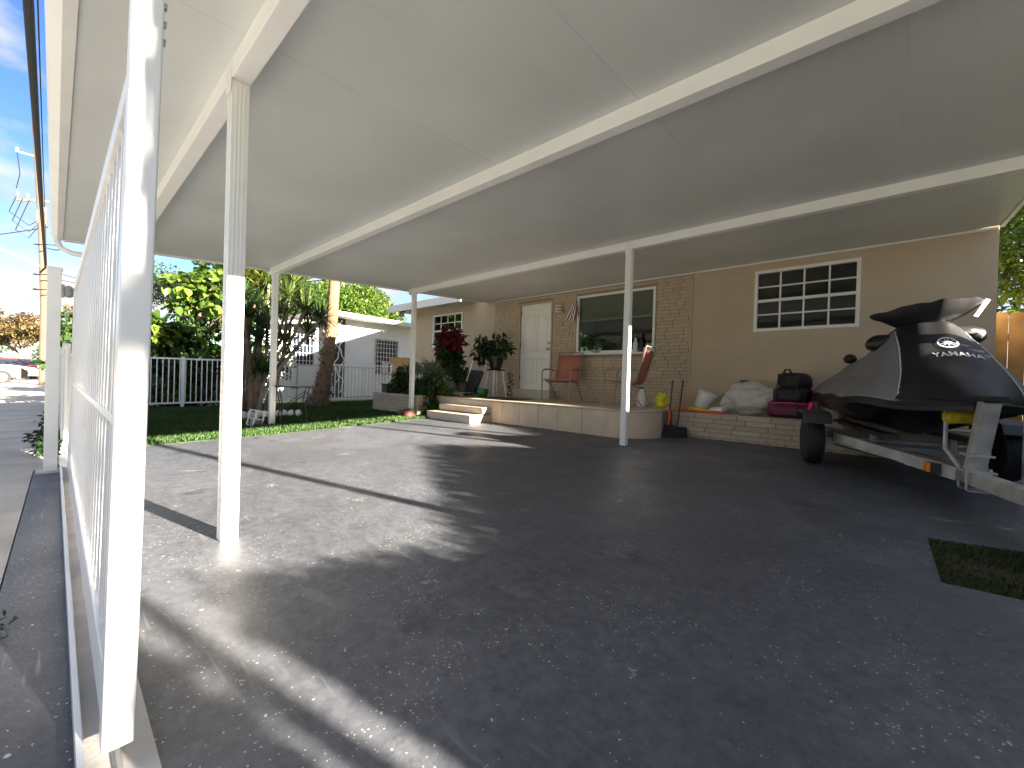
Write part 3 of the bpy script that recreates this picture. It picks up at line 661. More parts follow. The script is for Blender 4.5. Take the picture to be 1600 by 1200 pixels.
# ------------------------------------------------------------------ neighbour house
nh = thing('neighbour_house', 'pale blue white house with flat overhanging roof and barred windows', 'house', (-17, 10, 0))
NW = (8.5, 9.55, .98, 2.40)
def wall_x(x, y0, y1, z0, z1, holes, name, m, th=.2):
    b = MB(); ysn = sorted({y0, y1}|{h[0] for h in holes}|{h[1] for h in holes})
    for a, c in zip(ysn[:-1], ysn[1:]):
        hs = [(h[2], h[3]) for h in holes if h[0] <= a+1e-6 and h[1] >= c-1e-6]; z = z0
        for h0, h1 in hs: b.box(x-th, x, a, c, z, h0); z = h1
        b.box(x-th, x, a, c, z, z1)
    return b.build(name, m, nh)
wall_x(-15, 7.27, 15, 0, 3.05, [NW], 'wall', 'neighbour_wall')
MB().box(-22, -15.01, 7.0, 7.26, 0, 3.0).build('front_wall', 'neighbour_wall', nh)
pn = MB().box(-15.2, -14.98, 6.72, 7.262, .1, 3.0).build('dark_panel', 'panel_black', nh)
for k in range(3):   # white wavy ironwork
    pts = []
    yb = 6.8+.17*k
    for i in range(40): z = .25+2.7*i/39; pts.append((-14.965, yb+.075*math.sin(z*7+k*1.9)+.03*math.sin(z*17+k), z))
    MB().tube(pts, .02, 6).build('wavy_scroll', 'white_paint', pn, smooth=True)
# roof: slab with overhang, dropping along +Y
b = MB(); b.add([(-23, 6.3, 3.16), (-14.3, 6.3, 3.02), (-14.3, 15, 2.86), (-23, 15, 3.0), (-23, 6.3, 3.34), (-14.3, 6.3, 3.18), (-14.3, 15, 3.0), (-23, 15, 3.2)], [(3, 2, 1, 0), (4, 5, 6, 7), (0, 1, 5, 4), (1, 2, 6, 5), (2, 3, 7, 6), (3, 0, 4, 7)]); b.build('roof', 'roof_white', nh)
b = MB(); b.add([(-21, 4.3, 2.55), (-15.1, 4.3, 2.45), (-15.1, 6.9, 2.85), (-21, 6.9, 2.95), (-21, 4.3, 2.67), (-15.1, 4.3, 2.57), (-15.1, 6.9, 2.97), (-21, 6.9, 3.07)], [(3, 2, 1, 0), (4, 5, 6, 7), (0, 1, 5, 4), (1, 2, 6, 5), (2, 3, 7, 6), (3, 0, 4, 7)]); b.build('porch_roof', 'roof_white', nh)
MB().box(-15.6, -15.5, 4.3, 6.71, .05, 1.25).build('porch_wall', 'neighbour_wall', nh); MB().box(-21, -15.61, 4.32, 4.42, .05, 1.25).build('porch_wall', 'neighbour_wall', nh)
b = MB()
for i in range(12): b.box(-15.57, -15.55, 4.45+i*.09, 4.49+i*.09, 1.25, 2.4)
for i in range(12): b.box(-15.548, -15.53, 4.4, 5.55, 1.28+i*.095, 1.315+i*.095)
b.build('lattice', 'white_paint', nh, kind='stuff')
pw = MB().box(-15.62, -15.6, 5.62, 6.4, .95, 2.35).build('porch_window', 'glass_dark', nh); b = MB()
for i in range(7): b.box(-15.59, -15.58, 5.64+i*.12, 5.655+i*.12, .95, 2.35)
for i in range(5): b.box(-15.58, -15.572, 5.62, 6.4, 1.1+i*.28, 1.115+i*.28)
b.build('window_bars', 'white_paint', pw)
MB().box(-15.62, -15.5, 5.56, 5.62, 1.25, 2.6).build('porch_column', 'white_paint', nh); MB().box(-15.62, -15.5, 6.4, 6.5, 1.25, 2.75).build('porch_column', 'white_paint', nh)
nwf = MB(); t_ = .05
nwf.box(-15.06, -14.97, NW[0], NW[1], NW[2], NW[2]+t_); nwf.box(-15.06, -14.97, NW[0], NW[1], NW[3]-t_, NW[3]); nwf.box(-15.06, -14.97, NW[0], NW[0]+t_, NW[2]+t_, NW[3]-t_); nwf.box(-15.06, -14.97, NW[1]-t_, NW[1], NW[2]+t_, NW[3]-t_)
nwf = nwf.build('window', 'galv', nh); MB().box(-15.1, -15.08, NW[0], NW[1], NW[2], NW[3]).build('pane', 'glass_dark', nwf)
b = MB()
for i in range(1, 8): yy = NW[0]+(NW[1]-NW[0])*i/8; b.box(-14.995, -14.985, yy-.006, yy+.006, NW[2]+.05, NW[3]-.05)
for i in range(1, 8): zz = NW[2]+(NW[3]-NW[2])*i/8; b.box(-14.984, -14.976, NW[0]+.05, NW[1]-.05, zz-.006, zz+.006)
b.build('window_bars', 'white_paint', nwf)
ac = thing('air_conditioner', 'cream window air conditioner in the barred neighbour window', 'air conditioner', (-14.85, 9.15, 1.05))
MB().box(-15.0, -14.7, 8.85, 9.42, 1.06, 1.46).build('case', 'ac_cream', ac, bevel=.01); b = MB()
MB().box(-14.698, -14.69, 8.93, 9.38, 1.1, 1.42).build('grille', 'dark_metal', ac)
MB().box(-14.78, -14.76, 8.7, 8.84, 1.02, 1.5).build('side_panel', 'ac_cream', ac)
for s_, (y, z) in enumerate(((8.5, 2.8),)):
    fl = thing('flood_light', 'small white flood light under the neighbour eave', 'lamp', (-14.9, 8.8, 2.75))
    MB().box(-14.99, -14.93, 8.75, 8.87, 2.72, 2.8).build('base', 'white_paint', fl); MB().lathe([(.03, 0), (.06, .05), (.075, .14)], (-14.9, 8.8, 2.74), 10, Matrix.Rotation(R(110), 4, 'Y')).build('head', 'white_paint', fl, smooth=True)
fl = thing('flood_light', 'twin flood light under the left eave of the beige house', 'lamp', (-10.75, 6.95, 2.88))
MB().box(-10.81, -10.69, 6.9, 7.0, 2.84, 2.898).build('base', 'dark_metal', fl)
for s_ in (-1, 1): MB().lathe([(.025, 0), (.05, -.06), (.06, -.12)], (-10.75+.07*s_, 6.93, 2.84), 10, Matrix.Rotation(R(18*s_), 4, 'Y')).build('lamp_head', 'galv', fl, smooth=True)

# ------------------------------------------------------------------ spiky plants
def rosette(c, n, L_, W_, up_=.25, axis=(0, 0, 1), droop=.45):
    d = sph(n*2); d = d[d[:, 2] > -.45][:n]; d[:, 2] += up_; d /= np.linalg.norm(d, axis=1, keepdims=True); n = len(d)
    L = L_*rng.uniform(.75, 1.2, (n, 1)); S = np.cross(d, [0, 0, 1.]); S /= np.linalg.norm(S, axis=1, keepdims=True)+1e-6; P = np.array(c)+d*.03
    m1 = P+d*L*.5; tip = P+d*L; tip[:, 2] -= (L*droop*(1-np.abs(d[:, 2:3])))[:, 0]; m1[:, 2] -= (L*droop*.2)[:, 0]
    w_ = W_*rng.uniform(.8, 1.2, (n, 1))
    V = np.stack([P-S*w_*.4, P+S*w_*.4, m1-S*w_*.5, m1+S*w_*.5, tip], 1).reshape(-1, 3); i = np.arange(n)[:, None]*5
    F = np.concatenate([i+np.array([[0, 1, 3]]), i+np.array([[0, 3, 2]]), i+np.array([[2, 3, 4]])], 1).reshape(-1, 3); return V, F
def join_np(lst):
    Vs = []; Fs = []; k = 0
    for V, F in lst: Vs.append(V); Fs.append(F+k); k += len(V)
    return np.concatenate(Vs), np.concatenate(Fs)
def spiky(name, label, base, heads, trunk_r, n, L_, W_, lm, group=None, bm='bark_grey'):
    t = thing(name, label, 'plant', base, group=group); b = MB(); bv = Vector(base)
    for h in heads:
        h = Vector(h); o = Vector((random.uniform(-.12, .12), random.uniform(-.2, .2), 0)); m1 = (bv+o).lerp(h, .45)+Vector((0, random.uniform(-.08, .08), .1))
        b.tube([bv+o, (bv+o).lerp(m1, .5)+Vector((0, 0, .05)), m1, h], [trunk_r*1.3, trunk_r, trunk_r*.8, trunk_r*.6], 7)
    b.build('stems', bm, t, smooth=True)
    for h in heads:
        V, F = rosette(h, n, L_, W_); place('leaf_head', mesh_np('leaf_head', V, F, lm), t)
    return t
spiky('dragon_tree', 'tall dragon tree with many spiky heads beside the carport post', (-9.0, 2.72, .05),
      [(-9.0, 3.15, 2.45), (-8.9, 3.45, 2.2), (-9.1, 3.6, 1.72), (-8.8, 3.05, 1.5), (-9.2, 2.85, 2.7), (-9.1, 3.3, 2.75), (-9.0, 2.95, 2.05), (-9.3, 3.5, 2.4), (-8.9, 3.75, 2.05)], .04, 85, .52, .034, 'spike_leaf')
spiky('dragon_tree', 'dark thick-stemmed dragon tree left of the spiky one', (-9.0, 2.45, .05),
      [(-9.1, 2.45, 1.95), (-8.9, 2.62, 1.5), (-9.0, 2.3, 2.3), (-9.2, 2.6, 2.25), (-8.85, 2.66, .9), (-9.1, 2.72, 1.75)], .06, 80, .46, .038, 'leaf_dark', bm='bark')
spiky('croton_bush', 'yellow leaved plant above the dark stems behind the front post', (-9.5, 2.55, .05), [(-9.5, 2.6, 2.75), (-9.55, 2.4, 2.55), (-9.5, 2.8, 2.6), (-9.5, 2.55, 2.95), (-9.55, 2.75, 2.95), (-9.5, 2.45, 2.8)], .03, 60, .38, .07, 'leaf_yellow')
# palm
pm = thing('palm_tree', 'palm with thick ringed trunk rising through the lawn', 'palm tree', (-10.6, 4.42, .08))
pts = []; rs = []
for i in range(64):
    z = .05+i*.085; u = z/5.4; y = 4.42+.42*(1-math.exp(-z*.8)); r_ = .145+.155*math.exp(-z*2.2)-.015*u; pts.append((-10.6, y, z)); rs.append(r_*(1.0 if i % 2 else .955))
MB().tube(pts, rs, 16).build('trunk', 'palm_trunk', pm)
# old boot fibres round the base
V, F = [], []
n = 320; zz = .05+2.0*rng.random(n)**1.8; aa = rng.uniform(0, 6.283, n); rr = .14+.155*np.exp(-zz*2.2)
P = np.column_stack([-10.6+rr*np.cos(aa), 4.42+.42*(1-np.exp(-zz*.8))+rr*np.sin(aa), zz]); D = np.column_stack([np.cos(aa)*.6, np.sin(aa)*.6, rng.uniform(.3, 1.2, n)])
V, F = leaf_mesh('f', 'bark', P, D, rng.uniform(.05, .13, n), .035); place('bark_fibres', mesh_np('bark_fibres', V, F, 'palm_low'), pm)['kind'] = 'stuff'
fr_ = []
for i in range(15):
    a = 2*math.pi*i/15+.2; e = random.uniform(.1, 1.0); top = np.array((-10.6, 4.84, 5.45)); d = np.array((math.cos(a)*math.cos(e), math.sin(a)*math.cos(e), math.sin(e)))
    s_ = np.linspace(.15, 2.1, 36); spine = top+np.outer(s_, d); spine[:, 2] -= .28*s_**2
    for sd in (-1, 1):
        side = np.cross(d, [0, 0, 1]); side /= np.linalg.norm(side); D = np.tile(side*sd+d*.6-np.array([0, 0, .5]), (len(s_), 1))
        fr_.append(leaf_mesh('x', 'leaf', spine, D, .55*np.sin(np.clip(s_/2.2, .1, 1)*2.9)+.1, .045, 0.))
V, F = join_np(fr_); place('fronds', mesh_np('fronds', V, F, 'leaf'), pm)

# ------------------------------------------------------------------ trees and hedges
tree('sea_grape_tree', 'sea grape tree with big round sunlit leaves behind the white fence', (-13.3, 2.3, 0), (-13.4, 2.6, 1.8), .11, (-13.5, 2.95, 3.05), (.9, 1.15, 1.0), 40, .36, 46, .21, .17, 'leaf_bright', shell=.3)
t = thing('hedge_bush', 'dense dark green broadleaf bush behind the white fence', 'bush', (-12.9, 2.0, 0)); cl = ell_clumps((-13.0, 1.9, 1.15), (.75, 2.3, 1.15), 60, .42, .2, .1); b = MB(); limbs(b, (-12.9, 2, 0), (-12.9, 2, .5), cl, .07, 14); b.build('stems', 'bark', t); crown('foliage', 'leaf_dark', t, cl, 75, .22, .12, .42, .9, .3)
t = thing('hedge_bush', 'sunlit yellow green leaves topping the hedge at the front corner', 'bush', (-12.6, 1.3, 0)); cl = ell_clumps((-12.6, 1.45, 1.75), (.4, .75, .45), 14, .3, .2); b = MB(); limbs(b, (-12.6, 1.3, 0), (-12.6, 1.3, 1.2), cl, .05, 9); b.build('stems', 'bark', t); crown('foliage', 'leaf_bright', t, cl, 34, .26, .13, .3, .9, .2)
t = thing('hedge_bush', 'low bright green shrub behind the pickets by the lawn', 'bush', (-12.1, 2.4, 0)); cl = ell_clumps((-12.15, 2.0, .42), (.2, 1.1, .22), 16, .2, .2); b = MB(); limbs(b, (-12.1, 2.0, 0), (-12.1, 2.0, .2), cl, .02, 9); b.build('stems', 'bark', t); crown('foliage', 'leaf_bright', t, cl, 42, .10, .07, .2, .9, .1)
t = thing('hedge_bush', 'bright shrub leaning over the fence beside the front post', 'bush', (-12.3, 3.2, 0)); cl = ell_clumps((-12.3, 2.95, 1.2), (.25, .5, .3), 12, .22, .2); b = MB(); limbs(b, (-12.3, 3.1, 0), (-12.3, 3.0, .8), cl, .03, 9); b.build('stems', 'bark', t); crown('foliage', 'leaf_bright', t, cl, 44, .13, .08, .22, .9, .1)
tree('fine_leaf_tree', 'feathery fine leaved tree behind the sea grape', (-17, 3.0, 0), (-17, 3.0, 2.2), .12, (-17, 3.1, 3.25), (1.2, 1.7, .95), 46, .42, 150, .085, .04, 'leaf', shell=.25)
tree('mango_tree', 'rounded dense tree rising behind the neighbour roof', (-25, 12.2, 0), (-25, 12.2, 3.3), .3, (-25, 11.9, 4.4), (2.4, 3.9, 2.0), 130, .75, 230, .22, .10, 'leaf_bright', shell=.7, zmin=2.3)
tree('mango_tree', 'second rounded tree beyond the neighbour roof near the palm', (-23, 7.2, 0), (-23, 7.2, 3), .25, (-23, 7.4, 4.1), (1.8, 2.6, 1.7), 80, .65, 200, .2, .09, 'leaf', shell=.65, zmin=2.2)
tree('poinciana_tree', 'spreading orange brown tree far down the street', (-50, -1.7, -.03), (-50, -1.75, 2.0), .2, (-50, -2.6, 3.9), (3.4, 3.6, 1.2), 75, .62, 150, .2, .1, 'leaf_autumn', 'bark_grey', shell=.4, flat=.5, nl=16)
tree('street_tree', 'green tree in the far distance left of the parked cars', (-75, -7.2, 0), (-75, -7.2, 2), .3, (-75, -7.4, 3.2), (3, 3.4, 1.9), 40, .9, 70, .35, .2, 'leaf', shell=.5)
tree('street_tree', 'distant green tree behind the utility pole', (-90, 1.6, 0), (-90, 1.6, 2), .3, (-90, 1.6, 2.9), (3.5, 4.4, 1.8), 40, 1., 70, .4, .2, 'leaf', shell=.5)
tree('street_tree', 'sunlit green street tree just beyond the gate', (-19, .35, 0), (-19, .4, 1.0), .08, (-19, .5, 1.95), (1.0, .6, .85), 22, .35, 80, .15, .08, 'leaf_bright', shell=.4)
tree('street_tree', 'brownish tree top above the sunlit street tree', (-34, 1.3, 0), (-34, 1.3, 2), .15, (-34, 1.4, 4.2), (1.6, 1.4, 1.3), 24, .5, 50, .2, .1, 'leaf_autumn', shell=.5)
tree('yard_tree', 'sunlit yellow green tree behind the right wooden fence', (2.9, 11.6, .2), (2.9, 11.6, 2.2), .16, (2.7, 11.4, 3.5), (1.8, 1.6, 1.9), 70, .5, 150, .14, .06, 'leaf_bright', shell=.3, zmin=1.4)
tree('yard_tree', 'green tree standing behind the beige house', (3.4, 15, .2), (3.4, 15, 3), .2, (3.2, 15, 4.6), (2.4, 2.2, 2.4), 50, .7, 110, .2, .09, 'leaf', shell=.4)
# trees across the street, behind the viewer (seen in the window reflections)
for i, (x, y, s_) in enumerate(((-18, -16, 1.25), (-10, -16, 1.1), (-2.5, -15, .9), (5, -17, 1.1), (13, -17, 1.0))):
    tree('opposite_tree', ['leafy tree across the street opposite the palm', 'tall leafy tree across the street opposite the door', 'small leafy tree across the street opposite the picture window', 'leafy tree across the street opposite the watercraft', 'tree across the street farthest to the right'][i],
         (x, y, 0), (x, y, 1.8*s_), .2, (x, y, 3.0*s_), (2.6*s_, 2*s_, 1.9*s_), 34, .8, 70, .35, .2, 'leaf', shell=.4, group='trees across the street')
# shrubs on the pavement edge
for i, (x, y, h) in enumerate(((-6.1, -.03, .16), (-6.9, -.08, .2), (-8.2, -.04, .3), (-10.4, .0, .5), (-13.0, .05, .7))):
    t = thing('kerb_shrub', ['smallest weedy shrub next to the gate catch post', 'weedy shrub spilling on the pavement, second from the gate post', 'weedy shrub, third from the gate post along the pavement', 'knee high shrub against the pavement fence, fourth from the gate post', 'tallest shrub along the pavement fence, farthest from the gate'][i], 'shrub', (x, y, 0), group='shrubs along the pavement')
    cl = ell_clumps((x, y+.03, h*.55), (.3, .07, h*.45), 10, .09, .2); b = MB(); limbs(b, (x, y+.03, -.01), (x, y+.03, h*.3), cl, .012, 8); b.build('stems', 'bark', t); crown('foliage', 'leaf_dark' if i < 3 else 'leaf', t, cl, 46, .05, .025, .13, .9, .2)
t = thing('kerb_weeds', 'weeds growing in the crack beside the dark apron', 'weeds', (-2.15, -.14, 0)); cl = [((-2.15+.12*i, -.125-.02*i, .02), .05) for i in range(4)]; crown('foliage', 'leaf', t, cl, 40, .03, .01, .05, .5, .0)
# added out-of-view hedge, its top outlined to cast the driveway shade
hb = thing('shadow_hedge', 'unseen leafy hedge added at the right to shade the driveway', 'hedge', (2.7, 3, 0))
prof = [(-.6, .7), (.3, 1.0), (.985, 1.0), (1.01, 1.75), (1.11, 1.75), (1.14, 1.0), (1.34, 1.0), (1.40, 1.6), (2.0, 1.52), (2.3, 1.47), (3.28, 1.86), (4.5, 2.35), (4.9, 2.2), (5.2, 2.0), (6.0, 2.2), (6.5, 2.45), (7.2, 2.8), (7.4, 3.3), (7.85, 3.4)]
def ztop(y): return float(np.interp(y, [p_[0] for p_ in prof], [p_[1] for p_ in prof]))
Ps = []; n = 62000
yy = rng.uniform(-.6, 7.85, n); zt_ = np.array([ztop(v) for v in yy]); Ps = np.column_stack([rng.uniform(2.52, 2.78, n), yy, np.maximum(0, zt_-.06)*rng.random(n)**.8])
V, F = leaf_mesh('h', 'leaf', Ps, sph(n), np.where(Ps[:, 2] > zt_-.22, .04, rng.uniform(.07, .12, n)), np.where(Ps[:, 2] > zt_-.22, .035, .06)); place('foliage', mesh_np('foliage', V, F, 'leaf'), hb)
b = MB()
for y in np.arange(-.4, 7.2, .45): b.tube([(2.65, y, 0), (2.66, y+.05, ztop(y)*.6)], [.03, .015], 6)
b.build('stems', 'bark', hb)
tree('dapple_tree', 'unseen slender loose-leaved tree placed to dapple the gate post', (8.7, 2.0, 0), (8.7, 2.1, 3.3), .1, (8.7, 2.2, 4.6), (.9, .5, 1.2), 10, .22, 34, .16, .09, 'leaf', shell=.3)  # unseen tree, crown placed and thinned to dapple the gate post

# ------------------------------------------------------------------ utility pole and cables
up_ = thing('utility_pole', 'tall pale wooden utility pole with wires beyond the gate', 'utility pole', (-30, -.36, 0))
MB().tube([(-30, -.36, -.1), (-30, -.36, 4), (-30, -.52, 8), (-30, -.78, 12.3)], [.15, .145, .125, .105], 12).build('pole_shaft', 'pole_wood', up_, smooth=True)
MB().bar((-30.05, -1.3, 8.6), (-30.05, .1, 8.9), .09, .1).build('crossarm', 'pole_wood', up_)
MB().tube([(-30, -.4, 5.6), (-30, -1.2, 6.0), (-30, -2.6, 6.5)], .05, 8).build('lamp_arm', 'galv', up_, smooth=True)
for y, z in ((-1.25, 8.75), (-.95, 8.8), (-.1, 9.0), (-1.3, 10.8)): MB().lathe([(.03, 0), (.07, .05), (.04, .09), (.07, .13), (.03, .2)], (-30.05, y, z), 10).build('insulator', 'pot_grey', up_, smooth=True)
MB().bar((-30, -.7, 10.8), (-30, -1.35, 10.8), .05, .05).build('bracket', 'galv', up_)
MB().box(-30.2, -29.95, -.66, -.36, 7.7, 8.5).build('splice_box', 'galv', up_, bevel=.02)
for k in range(3): MB().tube([(-30, -1.3+.2*k, 8.7), (-30.1, -1.5+.1*k, 8.0-.4*k), (-30, -.9, 7.5-.3*k), (-29.9, -.5, 7.9-.1*k)], .018, 5).build('jumper_wire', 'cable', up_, smooth=True)
MB().tube([(-30, -1.3, 10.8), (-30, -1.2, 9.8), (-30, -1.3, 9.1)], .018, 5).build('jumper_wire', 'cable', up_, smooth=True)
for z in (6.6, 5.2, 4.5):
    MB().tube([(-29.6+.42*math.cos(a), -.3+.42*math.sin(a), z+.05*math.sin(a*2)) for a in [2*math.pi*i/18 for i in range(19)]], .025, 5).build('cable_loop', 'cable', up_, smooth=True)
cb = thing('overhead_cables', 'thick black cable bundle running overhead from the utility pole', 'cable', (-30, -.3, 4.2))
def sag(a, c, s_, n=24): a = Vector(a); c = Vector(c); return [a.lerp(c, i/n)-Vector((0, 0, s_*4*(i/n)*(1-i/n))) for i in range(n+1)]
for dy, dz, r_ in ((0, 0, .034), (.04, .02, .028), (-.025, .03, .022), (.11, .08, .008)):
    MB().tube(sag((-30, -.36+dy*.4, 5.6+dz), (4, -.26+dy, 5.4+dz), .06), r_, 6).build('cable_strand', 'cable', cb, smooth=True)
MB().tube(sag((-29.9, -.28, 5.2), (-9.5, 4.8, 3.3), .5), .012, 5).build('service_wire', 'cable', cb, smooth=True)
MB().tube(sag((-29.9, -.28, 5.5), (-15, 6.9, 3.4), .4), .012, 5).build('service_wire', 'cable', cb, smooth=True)
MB().tube(sag((-30, -.3, 7.6), (-44, -9, 7.2), .3), .02, 5).build('service_wire', 'cable', cb, smooth=True)

# ------------------------------------------------------------------ parked cars
def car(label, loc, rz, paint, suv=True):
    t = thing('parked_car', label, 'car', loc, rz, 'cars parked down the street'); L_, W_, H = 4.5, .9, (1.62 if suv else 1.42)
    lo = [(-L_/2, .35), (-L_/2+.02, .8), (-L_/2+.15, 1.0), (L_/2-1.2, .98), (L_/2-.2, .82), (L_/2, .6), (L_/2-.05, .3), (-L_/2+.1, .28)]
    b = MB(); n = len(lo)
    b.add([(x, -W_, z) for x, z in lo]+[(x, W_, z) for x, z in lo], [tuple(range(n)), tuple(range(2*n-1, n-1, -1))]+[(i, n+i, n+(i+1) % n, (i+1) % n) for i in range(n)]); b.build('body', paint, t, True, bevel=.05)
    ca = [(-L_/2+.12, .99), (-L_/2+.45 if suv else -L_/2+.9, H-.06), (L_/2-2.2, H-.06), (L_/2-1.35, .98)]
    b = MB(); b.add([(x, -W_*.93 if z < 1.2 else -W_*.74, z) for x, z in ca]+[(x, W_*.93 if z < 1.2 else W_*.74, z) for x, z in ca], [(0, 1, 2, 3), (7, 6, 5, 4), (0, 4, 5, 1), (1, 5, 6, 2), (2, 6, 7, 3)]); b.build('windows', 'glass_dark', t, True)
    x0, x1 = ca[1][0]-.03, ca[2][0]+.05; MB().box(x0, x1, -W_*.76, W_*.76, H-.06, H).build('roof', paint, t, True, bevel=.03)
    for sx in (-1.35, 1.35):
        for sy in (-1, 1):
            wl = MB(); wl.tube([(sx, sy*(W_-.18), .33), (sx, sy*(W_+.01), .33)], .33, 16); wl = wl.build('wheel', 'rubber', t, True, smooth=True); MB().tube([(sx, sy*(W_+.005), .33), (sx, sy*(W_+.02), .33)], .2, 12).build('rim', 'steel', wl, True)
    for sy in (-1, 1):
        MB().box(-L_/2-.01, -L_/2+.05, sy*(W_-.3), sy*(W_-.05), .7, .92).build('tail_light', 'tail_red', t, True); MB().box(L_/2-.12, L_/2-.02, sy*(W_-.35), sy*(W_-.06), .6, .74).build('headlight', 'plastic_white', t, True)
    MB().box(-L_/2-.02, -L_/2, -.26, .26, .55, .68).build('number_plate', 'plastic_white', t, True)
    return t
car('dark brown car parked nearest, cut by the left edge', (-33.5, -3.25, -.04), R(100), 'car_dark')
car('silver car parked nose in beside the dark brown car', (-41, -2.9, -.04), R(95), 'car_silver')
car('white car with blue windscreen parked past the silver car', (-49, -2.75, -.04), R(95), 'car_white')
car('red car parked in front of the spreading tree', (-43.5, -1.75, -.04), R(5), 'car_red', False)
car('small white car parked farthest, behind the spreading tree', (-60, -1.2, -.04), R(80), 'car_white', False)

# ------------------------------------------------------------------ lawn things
tb = thing('tray_table', 'small black folding table on the lawn by the carport post', 'table', (-7.17, 2.62, .05))
ang = R(78)
def rot_pt(c, a, u, v, z): return (c[0]+u*math.cos(a)-v*math.sin(a), c[1]+u*math.sin(a)+v*math.cos(a), z)
c0 = (-7.17, 2.62)
b = MB(); M_ = Matrix.Translation((c0[0], c0[1], .68)) @ Matrix.Rotation(ang, 4, 'Z'); b.box(-.27, .27, -.17, .17, -.012, .012, M_); b.box(-.06, .06, -.171, -.165, -.03, -.012, M_); b.build('table_top', 'dark_metal', tb, bevel=.004)
for v in (-.14, .14):
    for s_ in (-1, 1): MB().tube([rot_pt(c0, ang, -.22*s_, v, .668), rot_pt(c0, ang, -.19*s_+.03*s_, v*1.1, .35), rot_pt(c0, ang, -.2*s_, v*1.25, .05)], .009, 6).build('leg', 'dark_metal', tb, smooth=True)
    MB().tube([rot_pt(c0, ang, -.17, v, .3), rot_pt(c0, ang, .2, v, .6)], .006, 6).build('brace', 'dark_metal', tb)
for i in range(9):
    y = 2.28+.115*i; x = -8.5-.05*math.sin(i*1.3)
    o = lump('edging_stone', 'plastic_white', (x, y, .10), (.06, .065, .09), noise=.35, seed=20+i, nu=9, nv=7)
    tag(o, ['white edging stone nearest the tilted lantern frame', 'white edging stone, second from the lantern frame', 'white edging stone, third from the lantern frame', 'white edging stone, fourth from the lantern frame', 'white edging stone, middle of the row behind the post', 'white edging stone, fourth from the palm end', 'white edging stone, third from the palm end', 'white edging stone, second from the palm end', 'white edging stone nearest the palm tree'][i], 'stone', 'white stones round the spiky trees')
lf = thing('lantern_frame', 'tilted pale metal lantern frame on the lawn edge', 'lantern', (-7.35, 2.12, .04))
M_ = Matrix.Translation((-7.35, 2.12, .05)) @ Matrix.Rotation(R(-12), 4, 'X') @ Matrix.Rotation(R(20), 4, 'Z')
for x in (-.07, .07):
    for y in (-.07, .07): b = MB(); b.box(x-.01, x+.01, y-.01, y+.01, 0, .24, M_); b.build('upright', 'plastic_white', lf)
for z in (0, .11, .24):
    b = MB(); b.box(-.082, .082, -.082, -.062, z-.008, z+.008, M_); b.box(-.082, .082, .062, .082, z-.008, z+.008, M_); b.box(-.082, -.062, -.061, .061, z-.008, z+.008, M_); b.box(.062, .082, -.061, .061, z-.008, z+.008, M_); b.build('band', 'plastic_white', lf)
b = MB(); b.box(-.05, .05, -.05, .05, .02, .1, M_); b.build('candle_box', 'galv', lf)
tag(lump('red_stone', 'red_clay', (-7.0, 4.72, .15), (.14, .13, .12), noise=.15, seed=3), 'dark red round stone between the post and the steps', 'stone')
tag(lump('yellow_flower_clump', 'leaf_yellow', (-7.42, 4.82, .14), (.05, .05, .07), noise=.5, seed=5), 'small yellowish clump at the foot of the planter', 'plant')

# ------------------------------------------------------------------ porch plants
def potted(name, label, pot, pm_, loc, clumps, per, L_, W_, lm, cr, square=False, droop=.2, group=None, extra=None):
    t = thing(name, label, 'potted plant', loc, group=group); x, y, z = loc; r0, r1, h = pot
    if square: MB().add([(x+sx*r_*1.35, y+sy*r_*.7, z+zz) for r_, zz in ((r0, 0), (r1, h)) for sx, sy in ((-1, -1), (1, -1), (1, 1), (-1, 1))], [(3, 2, 1, 0), (4, 5, 6, 7), (0, 1, 5, 4), (1, 2, 6, 5), (2, 3, 7, 6), (3, 0, 4, 7)]).build('pot', pm_, t, bevel=.01)
    else: MB().lathe([(r0, 0), (r1*.97, h*.85), (r1*1.06, h*.86), (r1*1.06, h), (r1*.9, h), (r1*.88, h-.02)], loc, 18).build('pot', pm_, t, smooth=True)
    b = MB()
    for c, r_ in clumps: 
        c = Vector(c); b.tube([(x, y, z+h-.03), Vector((x, y, z+h)).lerp(c, .5)+Vector((0, 0, .04)), c], [.010, .008, .005], 5)
    b.build('stems', 'bark', t); crown('foliage', lm, t, clumps, per, L_, W_, cr, .9, droop)
    if extra:
        crown('lower_foliage', extra[0], t, extra[1], extra[2], extra[3], extra[4], extra[5], .9, .4)
    return t
potted('red_leaf_plant', 'tall plant with dark red top leaves in a grey trough', (.17, .2, .26), 'pot_grey', (-7.2, 5.95, .62),
       [((-7.15, 5.9, 1.86), .17), ((-7.3, 5.9, 1.7), .17), ((-7.05, 5.9, 1.75), .16), ((-7.4, 5.9, 1.62), .12), ((-7.0, 5.9, 1.62), .13)], 80, .2, .075, 'leaf_red', .16, square=True, droop=.3,
       extra=('leaf_dark', [((-7.2, 5.9, 1.45), .2), ((-7.3, 5.9, 1.25), .17), ((-7.05, 5.9, 1.35), .18), ((-7.0, 5.9, 1.15), .15)], 80, .19, .09, .18))
potted('variegated_plant', 'pale green striped plant hanging over the grey trough', (.06, .09, .14), 'pot_brown', (-7.42, 5.75, .84),
       [((-7.3, 5.68, 1.12), .17), ((-7.5, 5.65, 1.12), .16), ((-7.75, 5.65, 1.14), .13), ((-8.0, 5.65, 1.1), .08), ((-7.55, 5.62, .95), .14), ((-7.12, 5.65, 1.0), .14)], 110, .15, .028, 'leaf_pale', .15, droop=.5)
